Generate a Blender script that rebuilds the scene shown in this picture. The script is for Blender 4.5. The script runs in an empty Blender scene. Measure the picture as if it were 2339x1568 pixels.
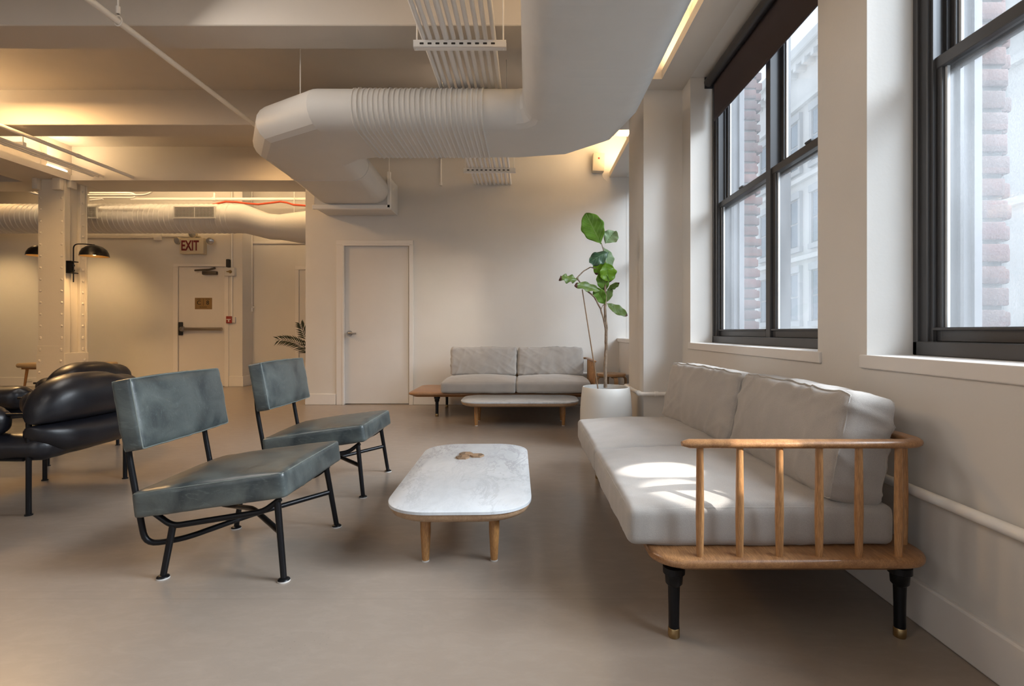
import bpy, bmesh, math, random
from mathutils import Vector, Matrix, noise, Euler
random.seed(7)
PI = math.pi
SC = bpy.context.scene
COL = SC.collection
F = 1170.0; CX = 1205.0; CY = 757.0; EYE = 0.96
W_, H_ = 2339.0, 1568.0

# ------------------------------------------------------------------ camera
cam = bpy.data.cameras.new('camera'); cam_o = bpy.data.objects.new('camera', cam); COL.objects.link(cam_o)
cam_o.location = (0, 0, EYE); cam_o.rotation_euler = (PI/2, 0, 0)
cam.sensor_width = 36.0; cam.sensor_fit = 'HORIZONTAL'; cam.lens = 36.0*F/W_
cam.shift_x = -(CX - W_/2)/W_; cam.shift_y = -(H_/2 - CY)/W_
cam.clip_start = 0.05; cam.clip_end = 200
SC.camera = cam_o
SC.view_settings.view_transform = 'Standard'; SC.view_settings.look = 'None'
SC.view_settings.exposure = 0.22; SC.view_settings.gamma = 1.0
SC.view_settings.use_curve_mapping = False

# ------------------------------------------------------------------ world
world = bpy.data.worlds.new('world'); SC.world = world; world.use_nodes = True
wn = world.node_tree; bgn = wn.nodes['Background']
tc = wn.nodes.new('ShaderNodeTexCoord'); sep = wn.nodes.new('ShaderNodeSeparateXYZ'); rmp = wn.nodes.new('ShaderNodeValToRGB')
wn.links.new(tc.outputs['Generated'], sep.inputs[0]); wn.links.new(sep.outputs['Z'], rmp.inputs[0])
rmp.color_ramp.elements[0].position = 0.0; rmp.color_ramp.elements[0].color = (0.86, 0.93, 1.0, 1)
rmp.color_ramp.elements[1].position = 0.9; rmp.color_ramp.elements[1].color = (0.62, 0.78, 1.0, 1)
wn.links.new(rmp.outputs[0], bgn.inputs[0])
bgn.inputs[1].default_value = 1.05

def area(name, loc, target, sx, sy, energy, color, spread=PI, portal=False):
    l = bpy.data.lights.new(name, 'AREA'); l.shape = 'RECTANGLE'; l.size = sx; l.size_y = sy
    l.energy = energy; l.color = color; l.spread = spread
    o = bpy.data.objects.new(name, l); COL.objects.link(o); o.location = loc
    d = (Vector(target) - Vector(loc)).normalized(); zz = -d
    ref = Vector((0, 1, 0)) if abs(d.x) > max(abs(d.y), abs(d.z)) else Vector((1, 0, 0))
    xx = (ref - zz*ref.dot(zz)).normalized(); yy = zz.cross(xx)
    o.rotation_euler = Matrix((xx, yy, zz)).transposed().to_euler()
    if portal: l.cycles.is_portal = True
    return o
def spot(name, loc, target, energy, color, size, blend, rad=0.03):
    l = bpy.data.lights.new(name, 'SPOT'); l.energy = energy; l.color = color; l.spot_size = size; l.spot_blend = blend
    l.shadow_soft_size = rad
    o = bpy.data.objects.new(name, l); COL.objects.link(o); o.location = loc
    o.rotation_euler = (Vector(target) - Vector(loc)).to_track_quat('-Z', 'Y').to_euler()
    return o
WARM = (1.0, 0.60, 0.25); WARM2 = (1.0, 0.72, 0.40); DAY = (0.72, 0.86, 1.0)
# daylight: the bright sky above the street, outside the right-hand windows
area('sky_over_street', (8.5, -4.6, 7.4), (0.9, 2.2, 1.2), 4.0, 4.0, 950, DAY)
area('sky_over_street_near', (8.5, -1.6, 9.2), (0.2, -0.2, 1.0), 7.0, 5.0, 400, (0.86, 0.93, 1.0), math.radians(80))
area('sky_over_street_mid', (9.5, 0.6, 6.2), (0, 1.8, 0.8), 5.0, 3.0, 300, (0.84, 0.92, 1.0), math.radians(60))
area('sky_over_street_back_bay', (4.4, 4.6, 5.4), (0.6, 6.6, 1.2), 1.6, 1.6, 14, DAY)
area('back_wall_washer', (-0.75, 5.25, 3.42), (-0.85, 6.7, 1.3), 0.12, 0.12, 5.5, (1.0, 0.86, 0.70), math.radians(75))
# unseen warm fill light added near the wall behind the camera
area('rear_fill_light', (-4.6, -3.75, 2.3), (-3.6, 2.2, 0.3), 4.6, 1.8, 12, (1.0, 0.88, 0.76), math.radians(140))
# unseen fill lights added high over the lounge and behind the camera
area('lounge_fill_light', (-2.7, 2.7, 3.12), (-0.2, 2.2, 0.3), 1.2, 1.2, 22, (1.0, 0.92, 0.84))
area('lounge_fill_light', (-3.0, -0.9, 3.12), (0.3, 2.6, 0.4), 1.6, 1.2, 16, (1.0, 0.93, 0.86))
# cove strip on the right soffit
area('cove_front', (1.19, 1.5, 3.07), (1.05, 1.5, 4.0), 0.08, 5.0, 45, WARM2)
area('cove_back', (1.19, 5.9, 3.07), (0.95, 5.9, 4.0), 0.08, 1.3, 17, WARM2)
# strips on the girder ledges, left
area('girder_strip', (-6.22, 5.6, 3.22), (-5.9, 5.6, 4.2), 0.06, 2.6, 26, WARM2)
area('girder_strip_near', (-6.22, 1.5, 3.22), (-5.7, 1.5, 4.2), 0.06, 3.6, 8, WARM2)
area('rear_beam_strip', (-4.9, 7.80, 3.2), (-4.9, 8.3, 3.9), 3.2, 0.06, 16, WARM2)
area('rear_beam_strip_low', (-5.6, 7.70, 3.3), (-5.6, 8.15, 2.9), 4.4, 0.06, 12, WARM2)
# wall washers of the far room, hidden behind the column and outside the frame
for x in (-7.38, -8.98):
    spot('wall_washer', (x+0.02, 7.78, 2.42), (x, 8.9, 1.32), 54, (1.0, 0.66, 0.30), math.radians(84), 1.0, 0.08)
# unseen warm fill lights added to the far room, above the duct
for (x, y, e) in ((-8.3, 8.0, 4), (-4.9, 7.80, 1), (-3.4, 7.80, 4)):
    area('far_room_fill', (x, y, 3.4), (x, y-0.05, 0.6), 0.3, 0.3, e, WARM)
area('lounge_downlight', (-5.2, 4.7, 3.4), (-5.2, 4.7, 0), 0.6, 0.6, 72, WARM)
area('lounge_downlight', (-3.4, 6.5, 3.4), (-3.4, 6.5, 0), 0.4, 0.4, 7, WARM)
# spots added outside the windows for the small sun patches on the seat
SUNC = (1.0, 0.96, 0.90)
spot('sun_patch_spot', (5.6, -1.2, 5.6), (0.54, 1.93, 0.46), 7500, SUNC, math.radians(1.45), 0.25, 0.01)
spot('sun_patch_spot_low', (5.6, -3.4, 5.6), (0.57, 1.68, 0.46), 7500, SUNC, math.radians(1.25), 0.3, 0.01)

# ------------------------------------------------------------------ materials
def mat(name, base=(0.8, 0.8, 0.8), rough=0.5, metal=0.0, spec=0.5, emit=None, estr=0.0, coat=0.0):
    m = bpy.data.materials.new(name); m.use_nodes = True
    b = m.node_tree.nodes['Principled BSDF']
    b.inputs['Base Color'].default_value = (*base, 1); b.inputs['Roughness'].default_value = rough
    b.inputs['Metallic'].default_value = metal; b.inputs['Specular IOR Level'].default_value = spec
    b.inputs['Coat Weight'].default_value = coat
    if emit: b.inputs['Emission Color'].default_value = (*emit, 1); b.inputs['Emission Strength'].default_value = estr
    return m
def N(m, t): return m.node_tree.nodes.new(t)
def Lk(m, a, b): m.node_tree.links.new(a, b)
def BS(m): return m.node_tree.nodes['Principled BSDF']
def coords(m, scale=(1, 1, 1), rot=(0, 0, 0), kind='Object'):
    t = N(m, 'ShaderNodeTexCoord'); mp = N(m, 'ShaderNodeMapping')
    mp.inputs['Scale'].default_value = scale; mp.inputs['Rotation'].default_value = rot
    Lk(m, t.outputs[kind], mp.inputs[0]); return mp.outputs[0]
def nz(m, vec, scale=5, detail=4, rough=0.55, dist=0.0):
    n = N(m, 'ShaderNodeTexNoise'); n.inputs['Scale'].default_value = scale; n.inputs['Detail'].default_value = detail
    n.inputs['Roughness'].default_value = rough; n.inputs['Distortion'].default_value = dist
    Lk(m, vec, n.inputs['Vector']); return n.outputs['Fac']
def ramp(m, fac, stops):
    r = N(m, 'ShaderNodeValToRGB'); e = r.color_ramp.elements
    e.remove(e[1]); e[0].position = stops[0][0]; e[0].color = (*stops[0][1], 1)
    for (p, c) in stops[1:]:
        q_ = e.new(p); q_.color = (*c, 1)
    Lk(m, fac, r.inputs[0]); return r.outputs[0]
def g(v): return (v, v, v)
def mix(m, fac, a, b, mode='MIX'):
    x = N(m, 'ShaderNodeMix'); x.data_type = 'RGBA'; x.blend_type = mode
    if isinstance(fac, (int, float)): x.inputs[0].default_value = fac
    else: Lk(m, fac, x.inputs[0])
    for i, v in ((6, a), (7, b)):
        if isinstance(v, tuple): x.inputs[i].default_value = (*v, 1)
        else: Lk(m, v, x.inputs[i])
    return x.outputs[2]
def bump(m, h, strength=0.2, dist=0.01):
    b = N(m, 'ShaderNodeBump'); b.inputs['Strength'].default_value = strength; b.inputs['Distance'].default_value = dist
    Lk(m, h, b.inputs['Height']); Lk(m, b.outputs[0], BS(m).inputs['Normal'])

def paint(name, col, rough=0.55, b=0.12):
    m = mat(name, col, rough, spec=0.3)
    v = coords(m); n = nz(m, v, 1.6, 5)
    Lk(m, ramp(m, n, [(0.3, tuple(c*0.965 for c in col)), (0.7, tuple(min(1, c*1.03) for c in col))]), BS(m).inputs['Base Color'])
    bump(m, nz(m, v, 60, 4), b, 0.004)
    return m
M_wall = paint('wall_paint', (0.70, 0.665, 0.62))
M_ceil = paint('ceiling_paint', (0.64, 0.59, 0.53), 0.6)
M_trim = paint('trim_paint', (0.76, 0.72, 0.68), 0.38, 0.05)
M_door = paint('door_paint', (0.70, 0.66, 0.62), 0.42, 0.05)
M_duct = paint('duct_paint', (0.66, 0.64, 0.61), 0.42, 0.15)
M_pipe = paint('pipe_paint', (0.86, 0.83, 0.79), 0.4, 0.1)
M_col = paint('column_paint', (0.72, 0.67, 0.58), 0.4, 0.2)

M_floor = mat('polished_concrete', (0.4, 0.34, 0.3), 0.3, spec=0.5)
v = coords(M_floor); n1 = nz(M_floor, v, 0.5, 2, 0.5, 0.2); n2 = nz(M_floor, v, 5, 6, 0.65); n3 = nz(M_floor, v, 90, 2)
c = ramp(M_floor, n1, [(0.1, (0.27, 0.220, 0.178)), (0.9, (0.305, 0.252, 0.207))])
c = mix(M_floor, ramp(M_floor, n2, [(0.3, g(0)), (0.8, g(0.12))]), c, (0.29, 0.24, 0.20))
sp = N(M_floor, 'ShaderNodeTexVoronoi'); sp.voronoi_dimensions = '2D'; sp.inputs['Scale'].default_value = 26; Lk(M_floor, v, sp.inputs['Vector'])
spk = ramp(M_floor, sp.outputs['Distance'], [(0.0, g(0.8)), (0.03, g(0.5)), (0.05, g(0))])
msk = ramp(M_floor, nz(M_floor, v, 2.3, 2), [(0.55, g(0)), (0.72, g(0.9))])
c = mix(M_floor, mix(M_floor, 1.0, spk, msk, 'MULTIPLY'), c, (0.12, 0.09, 0.07))
n4 = nz(M_floor, coords(M_floor, (1, 2.2, 1), (0, 0, 0.5)), 9, 5, 0.7, 0.5)
c = mix(M_floor, ramp(M_floor, n4, [(0.45, g(0)), (0.72, g(0.22))]), c, (0.39, 0.33, 0.275))
# faint straight saw-cut marks across the slab
sy = N(M_floor, 'ShaderNodeSeparateXYZ'); Lk(M_floor, v, sy.inputs[0])
mp_ = N(M_floor, 'ShaderNodeMapRange'); mp_.inputs['From Min'].default_value = 1.75; mp_.inputs['From Max'].default_value = 2.05; Lk(M_floor, sy.outputs['Y'], mp_.inputs['Value'])
ln = ramp(M_floor, mp_.outputs[0], [(0.27, g(0)), (0.285, g(1)), (0.30, g(0)), (0.44, g(0)), (0.455, g(0.8)), (0.47, g(0)), (0.52, g(0)), (0.53, g(0.7)), (0.54, g(0))])
c = mix(M_floor, mix(M_floor, 1.0, ln, ramp(M_floor, n2, [(0.35, g(0.05)), (0.7, g(0.5))]), 'MULTIPLY'), c, (0.2, 0.16, 0.13))
Lk(M_floor, c, BS(M_floor).inputs['Base Color'])
BS(M_floor).inputs['Roughness'].default_value = 0.26

def wood(name, light, dark, rough=0.35, scale=(1.2, 14, 14), coat=0.15):
    m = mat(name, light, rough, coat=coat)
    v = coords(m, scale); n = nz(m, v, 3, 6, 0.6, 0.6)
    f = nz(m, coords(m, tuple(s*5 for s in scale)), 6, 3)
    c = ramp(m, n, [(0.3, dark), (0.65, light)])
    c = mix(m, ramp(m, f, [(0.42, g(0.5)), (0.6, g(0))]), c, tuple(x*0.55 for x in dark))
    Lk(m, c, BS(m).inputs['Base Color']); bump(m, f, 0.05, 0.002)
    return m
M_teak = wood('teak', (0.47, 0.245, 0.105), (0.29, 0.135, 0.055))
M_teakY = wood('teak_spindle', (0.56, 0.30, 0.125), (0.38, 0.175, 0.065), scale=(14, 14, 1.2))
M_oak = wood('oak_pale', (0.50, 0.33, 0.20), (0.36, 0.22, 0.125), 0.45, (2, 18, 18), 0.0)
M_oakleg = wood('oak_leg', (0.50, 0.25, 0.085), (0.34, 0.155, 0.05), 0.4, (14, 14, 1.5))
M_birch = wood('birch', (0.52, 0.32, 0.16), (0.42, 0.24, 0.11), 0.4, (2, 14, 14))

M_marble = mat('marble', (0.7, 0.72, 0.74), 0.22, spec=0.5)
v = coords(M_marble, (1.1, 2.6, 1), (0, 0, 0.38))
n = nz(M_marble, v, 2.8, 10, 0.74, 0.45); vein = ramp(M_marble, n, [(0.465, g(0)), (0.498, g(1)), (0.505, g(1)), (0.54, g(0))])
n2 = nz(M_marble, v, 1.3, 3); vein = mix(M_marble, 1.0, vein, ramp(M_marble, n2, [(0.4, g(0.10)), (0.65, g(0.75))]), 'MULTIPLY')
soft = ramp(M_marble, nz(M_marble, v, 4, 5, 0.6, 1.0), [(0.3, (0.53, 0.55, 0.57)), (0.65, (0.60, 0.62, 0.64))])
Lk(M_marble, mix(M_marble, vein, soft, (0.38, 0.39, 0.41)), BS(M_marble).inputs['Base Color'])

def fabric(name, col):
    m = mat(name, col, 0.9, spec=0.15)
    BS(m).inputs['Sheen Weight'].default_value = 0.25; BS(m).inputs['Sheen Roughness'].default_value = 0.5
    v = coords(m); n = nz(m, v, 6, 5)
    c = ramp(m, n, [(0.3, tuple(x*0.90 for x in col)), (0.7, tuple(x*1.08 for x in col))])
    wv = nz(m, v, 420, 2)
    Lk(m, mix(m, 0.35, c, ramp(m, wv, [(0.3, tuple(x*0.75 for x in col)), (0.7, tuple(x*1.2 for x in col))])), BS(m).inputs['Base Color'])
    bump(m, wv, 0.25, 0.002); return m
M_fab = fabric('grey_canvas', (0.40, 0.372, 0.345))
M_pipe_fab = fabric('canvas_piping', (0.43, 0.405, 0.375))
M_bench = fabric('bench_fabric', (0.42, 0.31, 0.18))

def leather(name, dark, light, rough, scr=0.5):
    m = mat(name, dark, rough, spec=0.5)
    v = coords(m); n = nz(m, v, 5.5, 7, 0.62, 0.8)
    c = ramp(m, n, [(0.32, dark), (0.72, light)])
    s = nz(m, coords(m, (3, 26, 12), (0.3, 0.2, 0.6)), 3.2, 6, 0.7, 1.8)
    c = mix(m, ramp(m, s, [(0.56, g(0)), (0.66, g(scr)), (0.72, g(0))]), c, tuple(min(1, x*1.9) for x in light))
    Lk(m, c, BS(m).inputs['Base Color'])
    Lk(m, ramp(m, n, [(0.3, g(rough-0.06)), (0.7, g(rough+0.1))]), BS(m).inputs['Roughness'])
    bump(m, nz(m, v, 130, 3), 0.18, 0.002); return m
M_green = leather('green_leather', (0.024, 0.034, 0.039), (0.115, 0.135, 0.128), 0.36, 0.28)
BS(M_green).inputs['Coat Weight'].default_value = 0.35; BS(M_green).inputs['Coat Roughness'].default_value = 0.38
M_seam = mat('leather_seam', (0.16, 0.18, 0.165), 0.6)
M_black = leather('black_leather', (0.006, 0.006, 0.009), (0.011, 0.011, 0.015), 0.34, 0.0)
M_steel = mat('black_steel', (0.012, 0.012, 0.014), 0.35, 0.6)
M_glide = mat('glide', (0.55, 0.53, 0.5), 0.5)
M_brass = mat('brass', (0.42, 0.30, 0.15), 0.35, 1.0)
M_chrome = mat('satin_nickel', (0.36, 0.33, 0.30), 0.32, 1.0)
M_frame = mat('window_metal', (0.085, 0.082, 0.082), 0.34, 0.4)
M_frame_grey = mat('brick_mould', (0.16, 0.16, 0.17), 0.6)
M_seal = mat('window_seal', (0.62, 0.64, 0.66), 0.5)
M_blind = mat('blind_fabric', (0.050, 0.034, 0.036), 0.75)
v = coords(M_blind); bump(M_blind, nz(M_blind, v, 900, 2), 0.3, 0.001)
M_roller = mat('roller', (0.03, 0.027, 0.03), 0.4)
M_pot = paint('glazed_pot', (0.66, 0.65, 0.62), 0.4, 0.05)
M_soil = mat('soil', (0.03, 0.022, 0.017), 0.95)
v = coords(M_soil); bump(M_soil, nz(M_soil, v, 60, 5), 0.9, 0.02)
M_bark = mat('bark', (0.2, 0.15, 0.11), 0.85)
v = coords(M_bark, (1, 1, 0.35)); n = nz(M_bark, v, 60, 6, 0.7)
Lk(M_bark, ramp(M_bark, n, [(0.35, (0.13, 0.085, 0.055)), (0.65, (0.36, 0.27, 0.19))]), BS(M_bark).inputs['Base Color']); bump(M_bark, n, 0.5, 0.006)
M_stake = wood('cane', (0.35, 0.22, 0.12), (0.22, 0.13, 0.07), scale=(14, 14, 2))
M_grille = mat('grille_dark', (0.03, 0.025, 0.02), 0.8)
M_red = mat('red_paint', (0.30, 0.03, 0.02), 0.4)
M_redcable = mat('red_cable', (0.55, 0.07, 0.02), 0.45)
M_letter = mat('exit_red', (0.16, 0.008, 0.012), 0.5)
M_sign = mat('sign_plastic', (0.60, 0.52, 0.38), 0.5)
M_plaque = mat('brass_plaque', (0.34, 0.22, 0.10), 0.45, 0.7)
M_ink = mat('ink', (0.012, 0.012, 0.012), 0.5)
M_lens = mat('lamp_lens', (0.5, 0.5, 0.5), 0.15, 0.6)
M_white = mat('white_plastic', (0.68, 0.66, 0.62), 0.4)
M_speaker = paint('speaker_cream', (0.62, 0.54, 0.42), 0.6, 0.3)
M_bulb = mat('bulb', (1, 1, 1), 0.5, emit=(1.0, 0.62, 0.25), estr=9)
M_tube = mat('lamp_tube', (1, 1, 1), 0.5, emit=(1.0, 0.85, 0.62), estr=7)
M_shadein = mat('shade_inside', (0.75, 0.5, 0.2), 0.35, 0.6)

def leaf_mat(name, a, b, vein, tip=False, transl=0.35):
    m = mat(name, a, 0.38, spec=0.45)
    uv = N(m, 'ShaderNodeTexCoord'); sx = N(m, 'ShaderNodeSeparateXYZ'); Lk(m, uv.outputs['UV'], sx.inputs[0])
    def mth(op, x, y=None):
        q = N(m, 'ShaderNodeMath'); q.operation = op
        for i, k in ((0, x), (1, y)):
            if k is None: continue
            if isinstance(k, (int, float)): q.inputs[i].default_value = k
            else: Lk(m, k, q.inputs[i])
        return q.outputs[0]
    au = mth('ABSOLUTE', mth('SUBTRACT', sx.outputs['X'], 0.5))
    mid = mth('LESS_THAN', au, 0.018)
    side = mth('LESS_THAN', mth('FRACT', mth('SUBTRACT', mth('MULTIPLY', sx.outputs['Y'], 6.5), mth('MULTIPLY', au, 4.0))), 0.09)
    f = mth('MAXIMUM', mid, mth('MULTIPLY', side, 0.75))
    n = nz(m, coords(m), 14, 3)
    c = ramp(m, n, [(0.3, a), (0.7, b)]); c = mix(m, f, c, vein)
    if tip:
        t = mth('ADD', sx.outputs['Y'], mth('MULTIPLY', mth('SUBTRACT', n, 0.5), 0.25))
        c = mix(m, mth('GREATER_THAN', t, 0.91), c, (0.10, 0.035, 0.02))
    Lk(m, c, BS(m).inputs['Base Color'])
    out = m.node_tree.nodes['Material Output']; tr = N(m, 'ShaderNodeBsdfTranslucent'); Lk(m, c, tr.inputs[0])
    ms = N(m, 'ShaderNodeMixShader'); ms.inputs[0].default_value = transl
    Lk(m, BS(m).outputs[0], ms.inputs[1]); Lk(m, tr.outputs[0], ms.inputs[2]); Lk(m, ms.outputs[0], out.inputs[0])
    return m
M_leaf = leaf_mat('leaf_green', (0.11, 0.24, 0.02), (0.18, 0.36, 0.035), (0.26, 0.40, 0.10))
M_leafT = leaf_mat('leaf_green_brown_tip', (0.13, 0.20, 0.05), (0.19, 0.28, 0.07), (0.10, 0.16, 0.04), True)
M_leafD = leaf_mat('leaf_dark', (0.02, 0.055, 0.03), (0.05, 0.11, 0.06), (0.12, 0.2, 0.11), False, 0.1)
M_leafP = leaf_mat('leaf_pale', (0.36, 0.50, 0.28), (0.45, 0.60, 0.36), (0.26, 0.42, 0.16), False, 0.4)
M_leafY = leaf_mat('leaf_lime', (0.19, 0.38, 0.015), (0.26, 0.46, 0.03), (0.14, 0.28, 0.02), True, 0.5)
M_palm = mat('palm_leaf', (0.010, 0.018, 0.006), 0.6)

# window glass: clear with a dusty film
M_glass = bpy.data.materials.new('dusty_glass'); M_glass.use_nodes = True
nt = M_glass.node_tree; nt.nodes.clear()
out = nt.nodes.new('ShaderNodeOutputMaterial'); tr = nt.nodes.new('ShaderNodeBsdfTransparent'); tl = nt.nodes.new('ShaderNodeBsdfTranslucent'); gl = nt.nodes.new('ShaderNodeBsdfGlossy')
tl.inputs[0].default_value = (0.9, 0.93, 0.96, 1); gl.inputs['Roughness'].default_value = 0.03; gl.inputs[0].default_value = (0.8, 0.8, 0.8, 1)
m1 = nt.nodes.new('ShaderNodeMixShader'); m2 = nt.nodes.new('ShaderNodeMixShader'); m2.inputs[0].default_value = 0.05
v = coords(M_glass, (1, 1, 0.5)); na = nz(M_glass, v, 2.2, 3); nb = nz(M_glass, coords(M_glass, (1, 1, 0.6)), 330, 5, 0.8)
ad = nt.nodes.new('ShaderNodeMath'); ad.operation = 'MULTIPLY'
Lk(M_glass, ramp(M_glass, na, [(0.3, g(0.35)), (0.7, g(0.9))]), ad.inputs[0]); Lk(M_glass, ramp(M_glass, nb, [(0.35, g(0.05)), (0.8, g(0.18))]), ad.inputs[1])
Lk(M_glass, ad.outputs[0], m1.inputs[0]); Lk(M_glass, tr.outputs[0], m1.inputs[1]); Lk(M_glass, tl.outputs[0], m1.inputs[2])
Lk(M_glass, m1.outputs[0], m2.inputs[1]); Lk(M_glass, gl.outputs[0], m2.inputs[2]); Lk(M_glass, m2.outputs[0], out.inputs[0])

M_brick = mat('red_brick', (0.3, 0.12, 0.09), 0.85)
v = coords(M_brick); n = nz(M_brick, v, 7, 6, 0.7)
ri = N(M_brick, 'ShaderNodeTexWhiteNoise'); sn = N(M_brick, 'ShaderNodeVectorMath'); sn.operation = 'SNAP'; sn.inputs[1].default_value = (9, 9, 0.083); Lk(M_brick, v, sn.inputs[0]); Lk(M_brick, sn.outputs[0], ri.inputs['Vector'])
c = ramp(M_brick, ri.outputs['Value'], [(0.0, (0.075, 0.010, 0.008)), (0.5, (0.05, 0.02, 0.017)), (1.0, (0.10, 0.028, 0.018))])
Lk(M_brick, mix(M_brick, ramp(M_brick, n, [(0.4, g(0)), (0.7, g(0.6))]), c, (0.045, 0.032, 0.03)), BS(M_brick).inputs['Base Color']); bump(M_brick, n, 0.6, 0.01)
M_mortar = mat('mortar', (0.10, 0.095, 0.09), 0.9)
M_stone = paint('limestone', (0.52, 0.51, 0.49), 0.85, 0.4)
M_stone2 = paint('limestone_grey', (0.36, 0.36, 0.36), 0.85, 0.4)  # darker grey stone for window surrounds, medallions and ground
M_farglass = mat('far_glass', (0.10, 0.13, 0.16), 0.15)

# ------------------------------------------------------------------ mesh helpers
def new(name, bm, m, parent=None, smooth=None, loc=None):
    bmesh.ops.recalc_face_normals(bm, faces=bm.faces[:])
    me = bpy.data.meshes.new(name); bm.to_mesh(me); bm.free()
    if isinstance(m, (list, tuple)):
        for x in m: me.materials.append(x)
    else: me.materials.append(m)
    if smooth is not None:
        for p in me.polygons: p.use_smooth = True
        if smooth < 180: me.set_sharp_from_angle(angle=math.radians(smooth))
    o = bpy.data.objects.new(name, me); COL.objects.link(o)
    if loc is not None:
        me.transform(Matrix.Translation(-Vector(loc))); o.location = loc
    if parent is not None:
        o.parent = parent
    return o
def B(): return bmesh.new()
def box(bm, x0, x1, y0, y1, z0, z1, bev=0.0, seg=2, mi=0, M=None):
    r = bmesh.ops.create_cube(bm, size=1.0); vs = r['verts']
    for v in vs:
        v.co = Vector(((x0+x1)/2 + v.co.x*(x1-x0), (y0+y1)/2 + v.co.y*(y1-y0), (z0+z1)/2 + v.co.z*(z1-z0)))
    fs = list({f for v in vs for f in v.link_faces})
    for f in fs: f.material_index = mi
    if bev > 0:
        es = list({e for v in vs for e in v.link_edges})
        rr = bmesh.ops.bevel(bm, geom=es, offset=bev, segments=seg, affect='EDGES', profile=0.5)
        vs = list({v for v in vs if v.is_valid} | {v for f in rr['faces'] for v in f.verts})
    if M is not None:
        for v in vs: v.co = M @ v.co
    return vs
def ring(bm, c, t, u, w, n=12, ru=1.0, rw=1.0):
    return [bm.verts.new(Vector(c) + u*math.cos(2*PI*k/n)*ru + w*math.sin(2*PI*k/n)*rw) for k in range(n)]
def skin(bm, a, b, mi=0):
    n = len(a)
    for k in range(n):
        f = bm.faces.new((a[k], a[(k+1) % n], b[(k+1) % n], b[k])); f.material_index = mi
def tube(bm, pts, r, n=10, caps=True, flat=1.0, mi=0, closed=False):
    P = [Vector(p) for p in pts]; N_ = len(P)
    rs = r if isinstance(r, (list, tuple)) else [r]*N_
    prev = None; up = None
    rings = []
    for i, p in enumerate(P):
        if closed: t = (P[(i+1) % N_] - P[i-1])
        elif i == 0: t = P[1]-P[0]
        elif i == N_-1: t = P[-1]-P[-2]
        else: t = (P[i+1]-P[i]).normalized() + (P[i]-P[i-1]).normalized()
        t.normalize()
        if up is None:
            a = Vector((0, 0, 1)) if abs(t.z) < 0.9 else Vector((1, 0, 0))
            up = (a - t*a.dot(t)).normalized()
        else:
            up = (up - t*up.dot(t))
            if up.length < 1e-5: up = Vector((1, 0, 0))
            up.normalize()
        s = t.cross(up)
        k = 1.0
        if 0 < i < N_-1 and not closed:
            c = (P[i+1]-P[i]).normalized().dot(t); k = 1/max(0.5, c)
        rings.append(ring(bm, p, t, s, up, n, rs[i]*(k if k < 1.3 else 1.15), rs[i]*flat))
    for i in range(N_-1): skin(bm, rings[i], rings[i+1], mi)
    if closed: skin(bm, rings[-1], rings[0], mi)
    elif caps:
        for q in (rings[0][::-1], rings[-1]):
            f = bm.faces.new(q); f.material_index = mi
def fillet(pts, rad, seg=5):
    P = [Vector(p) for p in pts]; out = [P[0]]
    for i in range(1, len(P)-1):
        a = (P[i-1]-P[i]); b = (P[i+1]-P[i]); r = min(rad, a.length*0.45, b.length*0.45)
        a.normalize(); b.normalize(); s = P[i]+a*r; e = P[i]+b*r
        for k in range(seg+1):
            t = k/seg; out.append(s*(1-t)**2 + P[i]*2*t*(1-t) + e*t*t)
    out.append(P[-1]); return out
def cyl(bm, a, b, r0, r1=None, n=16, mi=0):
    tube(bm, [a, b], [r0, r1 if r1 is not None else r0], n, mi=mi)
def lathe(bm, prof, cx=0, cy=0, n=32, mi=0, close=True):
    rings = []
    for (r, z) in prof:
        rings.append([bm.verts.new((cx + max(r, 1e-4)*math.cos(2*PI*k/n), cy + max(r, 1e-4)*math.sin(2*PI*k/n), z)) for k in range(n)])
    for a, b in zip(rings, rings[1:]): skin(bm, a, b, mi)
    if close:
        for q in (rings[0][::-1], rings[-1]):
            f = bm.faces.new(q); f.material_index = mi
def prism(bm, pts, z0, z1, mi=0):
    a = [bm.verts.new((p[0], p[1], z0)) for p in pts]; b = [bm.verts.new((p[0], p[1], z1)) for p in pts]
    skin(bm, a, b, mi)
    for q in (a[::-1], b):
        f = bm.faces.new(q); f.material_index = mi
def rrect(x0, x1, y0, y1, r, seg=10, e=2.0):
    pts = []
    for (cx, cy, a0) in ((x1-r, y1-r, 0), (x0+r, y1-r, 90), (x0+r, y0+r, 180), (x1-r, y0+r, 270)):
        for k in range(seg+1):
            a = math.radians(a0 + 90*k/seg); c, s = math.cos(a), math.sin(a)
            pts.append((cx + r*math.copysign(abs(c)**(2/e), c), cy + r*math.copysign(abs(s)**(2/e), s)))
    return pts
def loft(bm, loops, mi=0):
    R = [[bm.verts.new(p) for p in l] for l in loops]
    for a, b in zip(R, R[1:]): skin(bm, a, b, mi)
    for q in (R[0][::-1], R[-1]):
        f = bm.faces.new(q); f.material_index = mi
def props(o, label=None, cat=None, group=None, kind=None):
    if label: o['label'] = label
    if cat: o['category'] = cat
    if group: o['group'] = group
    if kind: o['kind'] = kind
    return o
def thing(name, label, cat, loc=(0, 0, 0), rz=0, group=None):
    o = bpy.data.objects.new(name, None); COL.objects.link(o); o.empty_display_size = 0.1
    o.location = loc; o.rotation_euler = (0, 0, rz); return props(o, label, cat, group)
def struct(name, bm, m, parent=None, smooth=None):
    o = new(name, bm, m, parent, smooth)
    if parent is None: o['kind'] = 'structure'
    return o
def copy_tree(o, parent=None):
    c = o.copy(); COL.objects.link(c); c.parent = parent
    for ch in list(o.children): copy_tree(ch, c)
    return c
def P(px, py, d): return Vector(((px-CX)*d/F, d, EYE - (py-CY)*d/F))

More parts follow.
